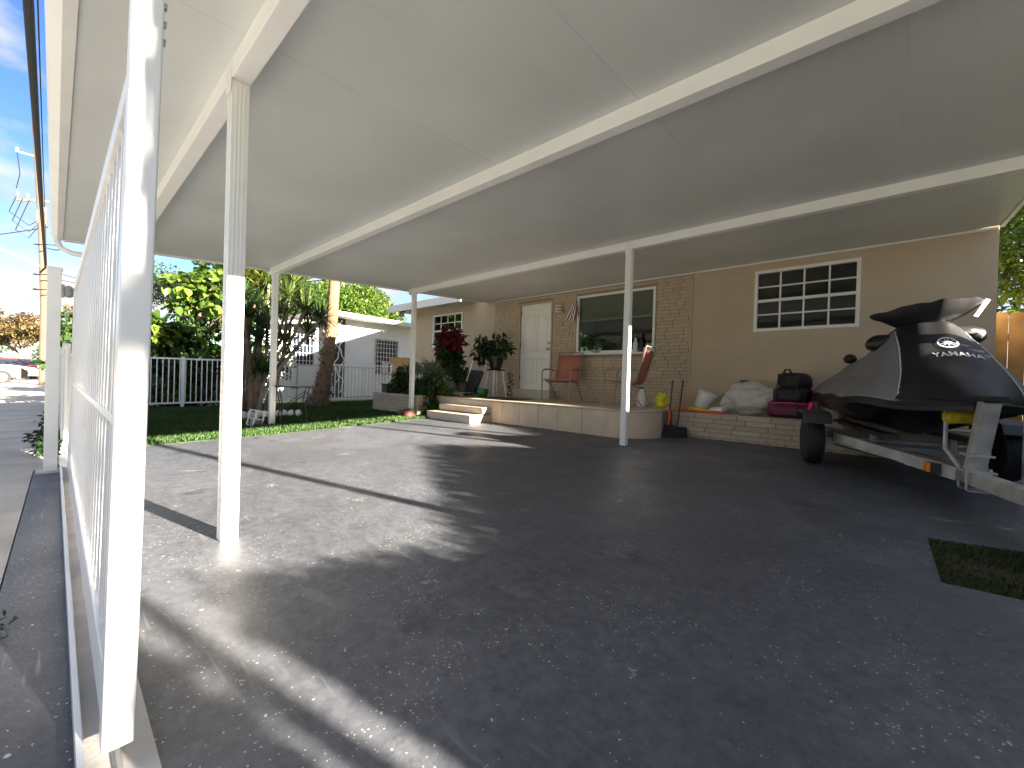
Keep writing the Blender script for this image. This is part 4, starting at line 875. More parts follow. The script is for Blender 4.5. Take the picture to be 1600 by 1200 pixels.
potted('dark_pot_plant', 'leafy green plant in the round brown pot by the patterned chair', (.09, .13, .2), 'pot_brown', (-6.72, 5.9, .60),
       [((-6.72, 5.9, .92), .16), ((-6.85, 5.85, .98), .14), ((-6.6, 5.9, .95), .12), ((-6.72, 5.85, 1.08), .12)], 80, .12, .05, 'leaf_dark', .15, droop=.3)
potted('bench_fern', 'yellow green fern low under the plant bench', (.05, .07, .08), 'pot_brown', (-6.95, 5.62, .515),
       [((-6.95, 5.6, .64), .09), ((-6.85, 5.6, .62), .08), ((-7.02, 5.6, .6), .07)], 80, .10, .022, 'leaf_bright', .08, droop=.2)
pb = thing('plant_bench', 'low grey bench holding the potted plants on the porch', 'bench', (-7.05, 5.9, .515))
MB().box(-7.55, -6.52, 5.72, 6.12, .585, .607).build('bench_top', 'pot_grey', pb, bevel=.004)
for x in (-7.5, -6.57):
    for y in (5.76, 6.08): MB().box(x-.02, x+.02, y-.02, y+.02, .513, .584).build('leg', 'pot_grey', pb)
# climbing shrubs between planter and steps
for i, (lab, cl, lm) in enumerate((('dark vine tumbling down beside the porch steps', [((-7.15, 5.38, .55), .14), ((-7.05, 5.3, .4), .13), ((-7.1, 5.25, .25), .12), ((-6.9, 5.35, .3), .10), ((-7.25, 5.4, .62), .15)], 'leaf'),
        ('dark leafy shrub in the planter next to the porch', [((-7.5, 5.5, .72), .2), ((-7.7, 5.5, .7), .18), ((-7.35, 5.6, .8), .2), ((-7.9, 5.55, .62), .14), ((-8.1, 5.5, .6), .13)], 'leaf_dark'),
        ('brownish bush at the left end of the brick planter', [((-8.2, 5.35, .75), .2), ((-8.35, 5.4, .9), .2), ((-8.15, 5.4, 1.0), .17), ((-8.45, 5.35, .68), .16), ((-8.0, 5.4, .7), .16)], 'leaf_dark'))):
    t = thing('planter_shrub', lab, 'shrub', (cl[0][0][0], cl[0][0][1], .3), group='shrubs round the steps'); b = MB(); limbs(b, (cl[0][0][0], cl[0][0][1]+.05, .3 if i == 0 else .45), (cl[0][0][0], cl[0][0][1]+.05, .55), cl, .015, 5); b.build('stems', 'bark', t); crown('foliage', lm, t, cl, 120, .085, .045, .15, .9, .3)
lt = thing('planter_lantern', 'dark square lantern standing on the left end of the planter', 'lantern', (-8.72, 5.3, .49)); MB().box(-8.82, -8.6, 5.2, 5.4, .49, .70).build('lantern_body', 'pot_brown', lt, bevel=.01); MB().box(-8.84, -8.58, 5.18, 5.42, .7, .73).build('lid', 'dark_metal', lt)
# stool with black pot
st = thing('plant_stool', 'tall stool with pale curved legs on the porch', 'stool', (-6.42, 6.6, PT))
MB().lathe([(.2, 0), (.21, .015), (.2, .03)], (-6.42, 6.6, 1.10), 18).build('stool_top', 'dark_metal', st, smooth=True)
for a in (35, 125, 215, 305):
    ca, sa = math.cos(R(a)), math.sin(R(a)); MB().tube([(-6.42+.17*ca, 6.6+.17*sa, 1.1), (-6.42+.19*ca, 6.6+.19*sa, .9), (-6.42+.26*ca, 6.6+.26*sa, PT+.01)], .019, 7).build('leg', 'plastic_white', st, smooth=True)
MB().tube([(-6.42+.2*math.cos(a), 6.6+.2*math.sin(a), .78) for a in [2*math.pi*i/16 for i in range(17)]], .008, 6).build('ring', 'shell', st, smooth=True)
potted('umbrella_plant', 'dark umbrella plant in a black pot on the tall stool', (.12, .19, .28), 'pot_black', (-6.42, 6.6, 1.131),
       [((-6.42, 6.55, 1.62), .2), ((-6.65, 6.5, 1.62), .18), ((-6.2, 6.55, 1.6), .17), ((-6.9, 6.5, 1.5), .13), ((-6.75, 6.5, 1.75), .12), ((-6.12, 6.5, 1.78), .08), ((-6.0, 6.5, 1.55), .10), ((-6.75, 6.5, 1.38), .12)], 75, .15, .055, 'leaf_dark', .16, droop=.4)
gp_ = thing('green_pot', 'round green glazed pot on the porch under the stool', 'pot', (-6.42, 6.2, PT)); MB().lathe([(.09, 0), (.13, .04), (.145, .12), (.13, .17), (.135, .185), (.12, .185), (.11, .16)], (-6.42, 6.2, PT), 18).build('bowl', 'pot_green', gp_, smooth=True)
sp_ = thing('trailing_plant', 'thin trailing plant hanging under the stool', 'plant', (-6.2, 6.85, PT)); crown('foliage', 'leaf_dark', sp_, [((-6.2, 6.85, .6+.1*i), .05) for i in range(5)], 22, .05, .03, .05); 
# patterned folding chair
fc = thing('folded_lounger', 'folded chair in black floral fabric leaning beside the stool', 'chair', (-6.65, 6.1, PT))
b = MB(); 
for i in range(9):
    pass
M_ = Matrix.Translation((-6.8, 6.12, PT+.01)) @ Matrix.Rotation(R(26), 4, 'Y')
b.box(-.055, .055, -.2, .2, .02, .62, M_); b.build('fabric', 'floral', fc, bevel=.03)
for y in (-.21, .21): MB().tube([M_ @ Vector((.02, y, 0)), M_ @ Vector((.02, y, .6)), M_ @ Vector((-.01, y, .86))], .011, 7).build('frame_tube', 'plastic_white', fc, smooth=True)
MB().tube([M_ @ Vector((.03, -.21, .02)), M_ @ Vector((.35, -.21, .02)), (-6.42, 5.92, PT+.16)], .012, 6).build('arm_tube', 'dark_metal', fc, smooth=True)
mt_ = thing('door_mat', 'dark thin mat lying on the porch before the door', 'mat', (-5.9, 6.5, PT)); MB().box(-6.35, -5.3, 5.75, 6.6, PT+.001, PT+.012).build('mat_sheet', 'dark_metal', mt_)

# ------------------------------------------------------------------ sling chairs
def sling_chair(label, loc, rz):
    t = thing('sling_chair', label, 'chair', loc, rz, 'red sling chairs on the porch')      # faces local -Y
    def sheet(pts, wd, name):
        b = MB(); vs = []
        for y, z in pts:
            for k in range(5): x = -wd/2+wd*k/4; vs.append((x, y, z-.012*(1-(2*k/4-1)**2)))
        n = len(pts); fs = [(i*5+k, i*5+k+1, (i+1)*5+k+1, (i+1)*5+k) for i in range(n-1) for k in range(4)]
        b.add(vs, fs); o = b.build(name, 'sling', t, True, smooth=True); s_ = o.modifiers.new('thick', 'SOLIDIFY'); s_.thickness = .006; return o
    sheet([(-.26, .42), (-.2, .425), (0, .40), (.15, .385), (.2, .39)], .5, 'seat')
    sheet([(.2, .39), (.24, .45), (.31, .7), (.37, .95)], .5, 'backrest')
    for s_ in (-1, 1):
        x = .265*s_
        MB().tube([(x, .4, .99), (x, .33, .74), (x, .25, .45), (x, .17, .375), (x, -.1, .40), (x, -.28, .42)], .013, 8).build('side_tube', 'chair_frame', t, True, smooth=True)
        MB().tube([(x+.03*s_, .24, .62), (x+.04*s_, .05, .63), (x+.04*s_, -.2, .62), (x+.04*s_, -.27, .57), (x+.03*s_, -.28, .3), (x+.02*s_, -.3, .012)], .014, 8).build('arm_and_front_leg', 'chair_frame', t, True, smooth=True)
        MB().tube([(x+.03*s_, -.12, .40), (x+.03*s_, .12, .33), (x+.02*s_, .38, .012)], .013, 8).build('rear_leg', 'chair_frame', t, True, smooth=True)
    for y, z in ((-.28, .42), (.4, .99)): MB().tube([(-.265, y, z), (.265, y, z)], .012, 8).build('cross_tube', 'chair_frame', t, True, smooth=True)
    return t
sling_chair('red sling chair facing out between the door and picture window', (-4.72, 6.75, PT), R(10))
sling_chair('red sling chair seen sideways behind the middle post', (-3.2, 6.45, PT), R(-82))
jg = thing('white_jug', 'white plastic jug standing under the sideways chair', 'jug', (-3.05, 6.75, PT)); MB().lathe([(.07, 0), (.075, .02), (.075, .2), (.04, .26), (.03, .3)], (-3.05, 6.75, PT), 14).build('bottle_body', 'plastic_white', jg, smooth=True); MB().lathe([(.033, 0), (.033, .03)], (-3.05, 6.75, PT+.3), 10).build('cap', 'dark_metal', jg)
# sill things
def bottle(name, label, x, m, r_, h, z=1.499, y=YH-.028):
    t = thing(name, label, 'bottle', (x, y, z)); MB().lathe([(r_, 0), (r_, h*.65), (r_*.5, h*.8), (r_*.45, h)], (x, y, z), 12).build('bottle_body', m, t, smooth=True); MB().lathe([(r_*.5, 0), (r_*.5, .02)], (x, y, z+h), 8).build('cap', 'dark_metal', t)
bottle('spray_bottle', 'white spray bottle on the picture window sill', -3.45, 'plastic_white', .045, .26); bottle('dark_bottle', 'black bottle beside the white one on the sill', -3.34, 'pot_black', .04, .34)
bx_ = thing('tissue_box', 'white box at the right end of the window sill', 'box', (-3.2, YH-.03, 1.5)); MB().box(-3.29, -3.12, YH-.048, YH-.014, 1.499, 1.58).build('carton', 'plastic_white', bx_, bevel=.004)
bw_ = thing('sill_bowl', 'shallow pale bowl on the window sill behind the chair', 'bowl', (-4.3, YH-.03, 1.5)); MB().lathe([(.04, 0), (.1, .03), (.11, .05), (.1, .05)], (-4.3, YH-.06, 1.499), 16).build('bowl_body', 'shell', bw_, smooth=True)
# sconce, flag, wall decor
sn = thing('wall_sconce', 'white curved wall light between door and window', 'lamp', (-5.2, YH-.05, 2.46))
MB().box(-5.27, -5.13, YH-.02, YH-.001, 2.38, 2.55).build('back_plate', 'brass', sn, bevel=.004)
for k, z in enumerate((2.52, 2.46, 2.40)): MB().lathe([(.03, 0), (.085, .012), (.09, .03), (.05, .04)], (-5.2, YH-.09, z-.02), 14).build('glass_tier', 'plastic_white', sn, smooth=True)
fg = thing('flag', 'small striped flag hanging on a pole beside the window', 'flag', (-4.72, YH-.1, 2.55))
MB().tube([(-4.74, YH-.01, 2.28), (-4.72, YH-.16, 2.58)], .008, 6).build('flag_pole', 'dark_metal', fg)
for k in range(8):
    b = MB(); vs = []
    for i in range(6):
        u = i/5; z = 2.50-.33*u; xa = -4.755-.03*k*(.35+.65*u)-.012*u; xb = -4.755-.03*(k+1)*(.35+.65*u)-.012*u
        vs += [(xa, YH-.1+.015*math.sin(k+u*4), z+.02*k*.3), (xb, YH-.1+.015*math.sin(k+1+u*4), z+.02*(k+1)*.3)]
    b.add(vs, [(2*i, 2*i+1, 2*i+3, 2*i+2) for i in range(5)]); o = b.build('stripe', 'flag_red' if k % 2 == 0 else 'flag_white', fg, smooth=True); s_ = o.modifiers.new('t', 'SOLIDIFY'); s_.thickness = .002
for i, (x, z, s_) in enumerate(((-6.6, 1.99, .075), (-5.2, 2.16, .08), (-4.98, 2.05, .06), (-5.28, 1.98, .075), (-5.14, 1.9, .04), (-4.9, 1.92, .05))):
    t = thing('wall_ornament', ['star shaped ornament on the brick left of the door', 'topmost ring shaped wall ornament under the sconce', 'small wall ornament nearest the flag', 'star shaped wall ornament right of the door edge', 'smallest pale wall ornament, lowest under the sconce', 'pale wall ornament beside the window, lowest right'][i], 'ornament', (x, YH-.02, z), group='ornaments on the brick wall')
    if i in (1,): MB().tube([(x+s_*.6*math.cos(a), YH-.02, z+s_*.6*math.sin(a)) for a in [2*math.pi*k/12 for k in range(13)]], s_*.2, 6).build('ring', 'shell', t, smooth=True)
    elif i in (4, 5): lump('shell', 'shell', (x, YH-.02, z), (s_*.5, .015, s_*.9), t, .2, i)
    else:
        for k in range(5): a = 2*math.pi*k/5+.3; MB().tube([(x, YH-.015, z), (x+s_*math.cos(a), YH-.015, z+s_*math.sin(a))], [s_*.25, s_*.06], 6).build('arm', 'shell', t, smooth=True)

# ------------------------------------------------------------------ clutter on the right planter
PZ = .492
br = thing('dustpan', 'black long handled dustpan on the driveway by the planter', 'dustpan', (-2.37, 6.25, .12))
b = MB(); b.add([(-2.46, 5.98, .118), (-2.08, 6.24, .118), (-2.14, 6.38, .118), (-2.40, 6.24, .118), (-2.445, 6.01, .135), (-2.095, 6.24, .135), (-2.15, 6.37, .27), (-2.37, 6.23, .27)], [(3, 2, 1, 0), (4, 5, 6, 7), (0, 1, 5, 4), (1, 2, 6, 5), (2, 3, 7, 6), (3, 0, 4, 7)]); b.build('pan', 'rubber', br, bevel=.01)
MB().tube([(-2.27, 6.3, .26), (-2.25, 6.3, .4), (-2.19, 6.27, .97)], .011, 7).build('handle', 'dark_metal', br, smooth=True)
bm = thing('broom', 'orange and black broom standing in the dustpan', 'broom', (-2.44, 6.3, .13))
MB().tube([(-2.36, 6.22, .42), (-2.325, 6.22, .97)], .010, 7).build('handle', 'dark_metal', bm, smooth=True); MB().tube([(-2.375, 6.22, .28), (-2.36, 6.22, .42), (-2.355, 6.22, .52)], [.02, .022, .014], 8).build('socket', 'orange_plastic', bm, smooth=True)
MB().add([(-2.43, 6.19, .29), (-2.30, 6.27, .29), (-2.28, 6.25, .29), (-2.41, 6.17, .29), (-2.44, 6.14, .15), (-2.27, 6.26, .15), (-2.24, 6.22, .15), (-2.41, 6.10, .15)], [(0, 1, 2, 3), (7, 6, 5, 4), (0, 4, 5, 1), (1, 5, 6, 2), (2, 6, 7, 3), (3, 7, 4, 0)]).build('bristles', 'rubber', bm)
gb = thing('yellow_bag', 'crumpled yellow plastic bag at the porch end', 'bag', (-2.56, 6.4, PT)); lump('bag_body', 'yellow_plastic', (-2.56, 6.42, PT+.12), (.10, .09, .13), gb, .55, 18, 26, 16)
rg = thing('work_gloves', 'yellow green gloves lying on the brick planter', 'gloves', (-2.1, 6.55, PZ)); lump('palm', 'yellow_plastic', (-2.08, 6.55, PZ+.04), (.15, .07, .035), rg, .3, 9, 16, 8)
for k in range(4): MB().tube([(-1.98, 6.52+.022*k, PZ+.045), (-1.9, 6.50+.025*k, PZ+.035), (-1.85, 6.49+.03*k, PZ+.02)], [.014, .013, .008], 6).build('finger', 'yellow_plastic', rg, smooth=True)
od = thing('orange_dustpan', 'bright orange plastic rod lying along the planter edge', 'rod', (-1.75, 6.5, PZ)); MB().tube([(-2.2, 6.47, PZ+.03), (-1.9, 6.48, PZ+.02), (-1.68, 6.49, PZ+.016)], [.014, .018, .02], 8).build('rod_body', 'orange_plastic', od, smooth=True)
MB().bar((-2.36, 6.45, PZ+.06), (-2.2, 6.47, PZ+.03), .1, .03).build('head', 'orange_plastic', od)
bk = thing('bucket', 'white plastic bucket tipped over on the planter', 'bucket', (-2.0, 6.9, PZ))
M_ = Matrix.Translation((-2.12, 6.9, PZ+.06)) @ Matrix.Rotation(R(24), 4, 'Y')
b = MB(); b.lathe([(.105, 0), (.14, .24), (.15, .245), (.15, .26), (.135, .26), (.1, .02)], (0, 0, 0), 22, M_); b.build('pail', 'plastic_white', bk, smooth=True)
MB().tube([M_ @ Vector((.15*math.cos(a), .15*math.sin(a), .24-.1*abs(math.sin(a)))) for a in [math.pi*k/10 for k in range(11)]], .004, 5).build('wire_handle', 'steel', bk, smooth=True)
bt = thing('floor_bottle', 'clear pale bottle lying between bucket and plastic bag', 'bottle', (-1.8, 6.6, PZ)); MB().lathe([(.045, 0), (.05, .02), (.05, .15), (.02, .19), (.02, .22)], (-1.72, 6.6, PZ+.05), 12, Matrix.Rotation(R(-95), 4, 'Y')).build('bottle_body', 'plastic_white', bt, smooth=True)
pb_ = thing('plastic_bag', 'large full clear white plastic bag on the planter', 'bag', (-1.45, 6.85, PZ))
lump('bag_body', 'plastic_bag', (-1.42, 6.83, PZ+.24), (.37, .2, .25), pb_, .26, 31, 34, 22); lump('contents', 'shell', (-1.4, 6.86, PZ+.2), (.26, .14, .17), pb_, .3, 12, 14, 10); lump('bag_knot', 'plastic_bag', (-1.7, 6.72, PZ+.14), (.10, .10, .13), pb_, .45, 14, 18, 12); lump('dark_item', 'pot_black', (-1.5, 6.9, PZ+.46), (.09, .05, .05), pb_, .2, 15)
stc = thing('garden_tool', 'grey metal rod leaning from the bag towards the bucket', 'tool', (-1.9, 6.6, PZ)); MB().tube([(-2.05, 6.55, PZ+.02), (-1.62, 6.62, PZ+.17)], .008, 6).build('shaft', 'steel', stc); MB().tube([(-2.08, 6.55, PZ+.012), (-2.03, 6.55, PZ+.03)], .016, 6).build('tip', 'dark_metal', stc)
cs = thing('travel_bag', 'stacked black and purple soft travel bag on the planter', 'luggage', (-.92, 6.78, PZ))
M_ = Matrix.Identity(4)
def soft(name, m, c, r, seed, parent, nz=.08, p_=.45):
    b = MB(); V = []; F = []; nu, nv = 26, 14; g = np.random.default_rng(seed); ph = g.uniform(0, 6, 4)
    sg = lambda v: math.copysign(abs(v)**p_, v)
    for j in range(nv+1):
        th = math.pi*j/nv
        for i in range(nu):
            a = 2*math.pi*i/nu; k = 1+nz*(math.sin(3*a+ph[0]+th)+.6*math.sin(5*a+ph[1]-2*th))*math.sin(th)*.5
            V.append((c[0]+r[0]*k*sg(math.cos(a))*abs(math.sin(th))**p_, c[1]+r[1]*k*sg(math.sin(a))*abs(math.sin(th))**p_, c[2]+r[2]*k*sg(math.cos(th))))
    for j in range(nv):
        for i in range(nu): F.append((j*nu+i, (j+1)*nu+i, (j+1)*nu+(i+1) % nu, j*nu+(i+1) % nu))
    b.add(V, F); return b.build(name, m, parent, smooth=True)
soft('lower_bag', 'case_purple', (-.92, 6.76, PZ+.12), (.25, .22, .12), 3, cs); soft('middle_bag', 'case_black', (-.9, 6.78, PZ+.31), (.22, .2, .11), 4, cs); soft('top_pack', 'case_black', (-.88, 6.8, PZ+.5), (.19, .17, .12), 5, cs, .15, .6)
MB().tube([(-1.0, 6.72, PZ+.60), (-.97, 6.68, PZ+.66), (-.92, 6.68, PZ+.655), (-.9, 6.72, PZ+.6)], .012, 6).build('carry_handle', 'case_black', cs, smooth=True)
soft('front_pocket', 'case_black', (-.9, 6.60, PZ+.31), (.15, .05, .075), 6, cs); soft('front_pocket', 'case_purple', (-.92, 6.56, PZ+.10), (.17, .05, .07), 7, cs)
for x in (-1.03, -.8): MB().tube([(x, 6.60, PZ+.6), (x-.01, 6.575, PZ+.42), (x-.02, 6.555, PZ+.25), (x-.01, 6.53, PZ+.05)], .012, 6).build('strap', 'case_black', cs, smooth=True)
MB().tube([(-1.12, 6.55, PZ+.2), (-.92, 6.52, PZ+.21), (-.7, 6.55, PZ+.2)], .007, 5).build('zip', 'pink', cs, smooth=True)
pk = thing('pink_cloth', 'small bright pink cloth beside the travel bag', 'cloth', (-.66, 6.58, PZ+.1)); lump('cloth_body', 'pink', (-.66, 6.56, PZ+.13), (.04, .05, .1), pk, .6, 22, 14, 10)
wb = thing('net_basket', 'pale wire basket behind the trailer wheel', 'basket', (-.45, 6.75, PZ)); b = MB(); b.lathe([(.13, 0), (.17, .32), (.175, .33), (.16, .33), (.12, .02)], (-.45, 6.78, PZ), 12); b.build('basket_body', 'galv', wb)

# fallen leaves and grit swept against the porch and the lawn edge
n = 170; P = np.concatenate([np.column_stack([rng.uniform(-5.35, -3.2, 60), 5.46-rng.random(60)**3*.5-.02]), np.column_stack([rng.uniform(-6.6, -5.9, 60), rng.uniform(.4, 4.4, 60)]), np.column_stack([rng.uniform(-2.2, .6, 50), 6.41-rng.random(50)**2*.35])])
P = np.column_stack([P, [GZ(v)+.007 for v in P[:, 1]]]); D = np.column_stack([rng.normal(size=(n, 2)), rng.uniform(-.02, .15, n)])
V, F = leaf_mesh('l', 'leaf_autumn', P, D, rng.uniform(.02, .06, n), .022, .1, upn=(0, 0, 3)); tag(place('leaf_litter', mesh_np('leaf_litter', V, F, 'leaf_autumn')), 'dry fallen leaves swept against the porch and lawn edge', 'leaves', kind='stuff')

sp_ = thing('shadow_post', 'unseen square white post added in the hedge gap to cast a dark stripe', 'post', (2.35, 1.165, 0))  # out-of-view post added to draw a dark line through the sunlit strip
MB().box(2.32, 2.38, 1.14, 1.20, 0, 1.75).build('shaft', 'white_paint', sp_, bevel=.003); MB().box(2.312, 2.388, 1.132, 1.208, 1.75, 1.77).build('cap', 'white_paint', sp_)

# ------------------------------------------------------------------ trailer and covered watercraft
TL = (.16, 5.63, GZ(5.63)); TR = math.atan2(-.97, .24)      # local +x points to the tongue, +y to the right of the picture
tr = thing('boat_trailer', 'galvanised trailer with winch post carrying the covered watercraft', 'trailer', TL, TR)
def tb_(name, m, fn, parent=None, **k): b = MB(); fn(b); return b.build(name, m, parent or tr, True, **k)
for s_ in (-1, 1):
    y = .71*s_
    wl = tb_('wheel', 'rubber', lambda b: b.lathe([(.13, -.08), (.2, -.085), (.245, -.07), (.262, -.03), (.262, .03), (.245, .07), (.2, .085), (.13, .08)], (0, y, .255), 28, Matrix.Rotation(R(90), 4, 'X')), smooth=True)
    tb_('rim', 'galv', lambda b: b.lathe([(.02, -.05), (.12, -.055), (.14, -.075), (.14, .075), (.12, .055), (.02, .05)], (0, y, .255), 20, Matrix.Rotation(R(90), 4, 'X')), wl, smooth=True)
    for k in range(-1, 2): tb_('tread_groove', 'hull_black', lambda b: b.tube([(.2625*math.cos(a), y+.028*k, .255+.2625*math.sin(a)) for a in [2*math.pi*i/28 for i in range(29)]], .003, 4), wl)
    def fender(b):
        prof = [(-.29, .44), (-.25, .51), (-.16, .535), (.16, .535), (.25, .51), (.29, .44), (.305, .44), (.262, .53), (.17, .56), (-.17, .56), (-.262, .53), (-.305, .44)]; n = len(prof)
        b.add([(x, y-.12, z) for x, z in prof]+[(x, y+.12, z) for x, z in prof], [tuple(range(n)), tuple(range(2*n-1, n-1, -1))]+[(i, n+i, n+(i+1) % n, (i+1) % n) for i in range(n)])
    tb_('fender', 'fender_blue', fender, bevel=.006)
    tb_('frame_rail', 'galv', lambda b: b.bar((-1.2, .52*s_, .30), (.12, .52*s_, .30), .05, .09).bar((.1, .52*s_, .30), (1.38, .06*s_, .215), .05, .09))
    tb_('bunk', 'dark_metal', lambda b: b.box(-1.3, .8, .28*s_-.05, .28*s_+.05, .38, .42))
    for x in (-.8, .3): tb_('bunk_bracket', 'galv', lambda b: b.box(x-.02, x+.02, .28*s_-.02, .28*s_+.02, .26, .38))
tb_('axle', 'galv', lambda b: b.box(-.03, .03, -.66, .66, .225, .285)); tb_('cross_member', 'galv', lambda b: b.box(-.83, -.77, -.5, .5, .25, .31)); tb_('cross_member', 'galv', lambda b: b.box(.27, .33, -.42, .42, .22, .275))
tb_('tongue', 'galv', lambda b: b.bar((-.1, 0, .19), (2.75, 0, .215), .08, .095), bevel=.006)
tb_('coupler', 'steel', lambda b: b.bar((2.75, 0, .215), (2.97, 0, .215), .07, .07), bevel=.012)
tb_('tongue_jack', 'galv', lambda b: b.tube([(2.5, .09, .0), (2.5, .09, .6)], .025, 10), smooth=True)
wp = tb_('winch_post', 'galv', lambda b: b.bar((1.42, 0, .25), (1.58, 0, .74), .085, .09), bevel=.005)
tb_('post_cap', 'rubber', lambda b: b.box(1.51, 1.66, -.06, .06, .735, .775), wp, bevel=.01)
tb_('post_collar', 'galv', lambda b: b.box(1.385, 1.51, -.065, .065, .36, .372), wp)
tb_('foot_plate', 'galv', lambda b: b.box(1.34, 1.52, -.075, .075, .25, .262), wp)
for x in (1.37, 1.48): tb_('u_bolt', 'galv', lambda b: b.tube([(x, -.058, .28), (x, -.058, .13), (x, -.05, .12), (x, .05, .12), (x, .058, .13), (x, .058, .28)], .008, 6), wp)
tb_('roller_bracket', 'galv', lambda b: b.tube([(1.36, -.05, .26), (1.24, -.09, .38), (1.24, -.09, .6)], .014, 6))
tb_('roller_stay', 'galv', lambda b: b.tube([(1.36, .05, .26), (1.24, .07, .38), (1.24, .07, .6)], .014, 6))
tb_('bow_roller', 'yellow_fuzz', lambda b: b.tube([(1.24, -.10, .615), (1.24, -.075, .615), (1.24, 0, .615), (1.24, .075, .615), (1.24, .10, .615)], [.042, .058, .048, .055, .045], 18), smooth=True)
tb_('side_marker', 'amber', lambda b: b.box(1.17, 1.25, -.185, -.165, .19, .26), bevel=.006)
tb_('marker_base', 'dark_metal', lambda b: b.box(1.18, 1.29, -.164, -.12, .185, .265))
tb_('cross_rod', 'galv', lambda b: b.tube([(.3, -.42, .31), (.3, .42, .31)], .015, 8), smooth=True)
tb_('wiring', 'cable', lambda b: b.tube([(1.3, -.09, .18), (.8, -.3, .21), (.2, -.5, .22), (-.3, -.53, .22)], .006, 5), smooth=True)

jt = thing('covered_watercraft', 'personal watercraft under a black and grey fitted cover', 'watercraft', TL, TR)
Wt = ([-1.6, -1.4, -.8, 0, .6, .9, 1.1, 1.3, 1.45, 1.52], [.40, .52, .58, .60, .58, .51, .41, .26, .13, .05])
Ct = ([-1.6, -1.45, -1.1, -.7, -.2, .1, .3, .45, .6, .75, .95, 1.1, 1.3, 1.45, 1.52], [.80, .92, 1.06, 1.17, 1.21, 1.25, 1.38, 1.43, 1.41, 1.28, 1.11, .99, .86, .77, .72])
def Wf(t): return float(np.interp(t, *Wt))
def Cf(t): return float(np.interp(t, *Ct))
def Ef(t): return .735-.02*max(0, t)+.012*math.sin(t*9)
def Cs(t): return (Cf(t-.06)+Cf(t)*2+Cf(t+.06))/4
def H(t, y):
    wv = Wf(t); u = min(1., abs(y)/wv); e = Ef(t); c = Cs(t)
    base_c = min(c, 1.03+.02*math.sin(t)); hood = c-base_c
    z = e+(base_c-e)*max(0, 1-u**2.7)**.85
    z += hood*max(0., 1-(abs(y)/.43)**2.5)**1.1 if abs(y) < .43 else 0
    k = (1-u**3)
    z += k*(.007*math.sin(11*t+6*abs(y))*math.sin(8*y+2*t)+.006*math.sin(23*(t-.5)+14*y*y)*math.exp(-((abs(y)-.3)/.16)**2)+.005*math.sin(31*y+7*t)*math.exp(-((t-.7)/.4)**2))
    return z
def grid(ts, us, pick):
    V = []; F = []; nT, nU = len(ts), len(us)
    for t in ts:
        wv = Wf(t)
        for u in us: y = u*wv; V.append((t, y, H(t, y)))
    for i in range(nT-1):
        for k in range(nU-1):
            if pick((ts[i]+ts[i+1])/2, (us[k]+us[k+1])/2*Wf((ts[i]+ts[i+1])/2)): F.append((i*nU+k, i*nU+k+1, (i+1)*nU+k+1, (i+1)*nU+k))
    return V, F
ts = list(np.linspace(-1.6, 1.52, 130)); us = list(np.sign(np.linspace(-1, 1, 81))*np.abs(np.linspace(-1, 1, 81))**.9)
def tb_of(ay): return float(np.interp(ay, [.0, .17, .19, .25, .30, .36, .6], [-.8, -.8, .40, .82, 1.06, 1.2, 1.26]))
def is_black(t, y):
    e = .12+.28*(1-min(1, abs(y)/.6)) if False else (.22 if abs(y) > .36 else -.35+ .57*(abs(y)/.36)**1.5)
    return t > tb_of(abs(y))
def smooth_build(name, m, V, F, parent, sol=.004):
    b = MB(); b.add(V, F); o = b.build(name, m, parent, True); me = o.data
    me.polygons.foreach_set('use_smooth', np.ones(len(me.polygons), bool))
    if sol: s_ = o.modifiers.new('t', 'SOLIDIFY'); s_.thickness = sol; s_.offset = -1
    return o
V, F = grid(ts, us, is_black); smooth_build('front_cover', 'cover_black', V, F, jt)
V, F = grid(ts, us, lambda t, y: not is_black(t, y)); smooth_build('side_cover', 'cover_grey', V, F, jt)
# hem skirt
hem = [(t, -Wf(t)-.002, Ef(t)) for t in np.linspace(-1.6, 1.52, 60)]+[(t, Wf(t)+.002, Ef(t)) for t in np.linspace(1.52, -1.6, 60)]
MB().tube(hem, .012, 6).build('hem', 'cover_black', jt, True, smooth=True)
b = MB(); vs = []; n_ = len(hem)
for x, y, z in hem: vs += [(x, y, z), (x*.995, y*.985, z-.05)]
b.add(vs, [(2*i, 2*i+1, 2*i+3, 2*i+2) for i in range(n_-1)]); o = b.build('skirt', 'cover_black', jt, True, smooth=True)
# piping between the panels
for s_ in (-1, 1):
    pts = []
    for k in range(26):
        y = s_*(.185+.39*k/25); ay = abs(y); t = tb_of(ay)
        if ay <= Wf(t): pts.append((t, y, H(t, y)+.004))
    MB().tube(pts, .005, 5).build('piping', 'cover_trim', jt, True, smooth=True)
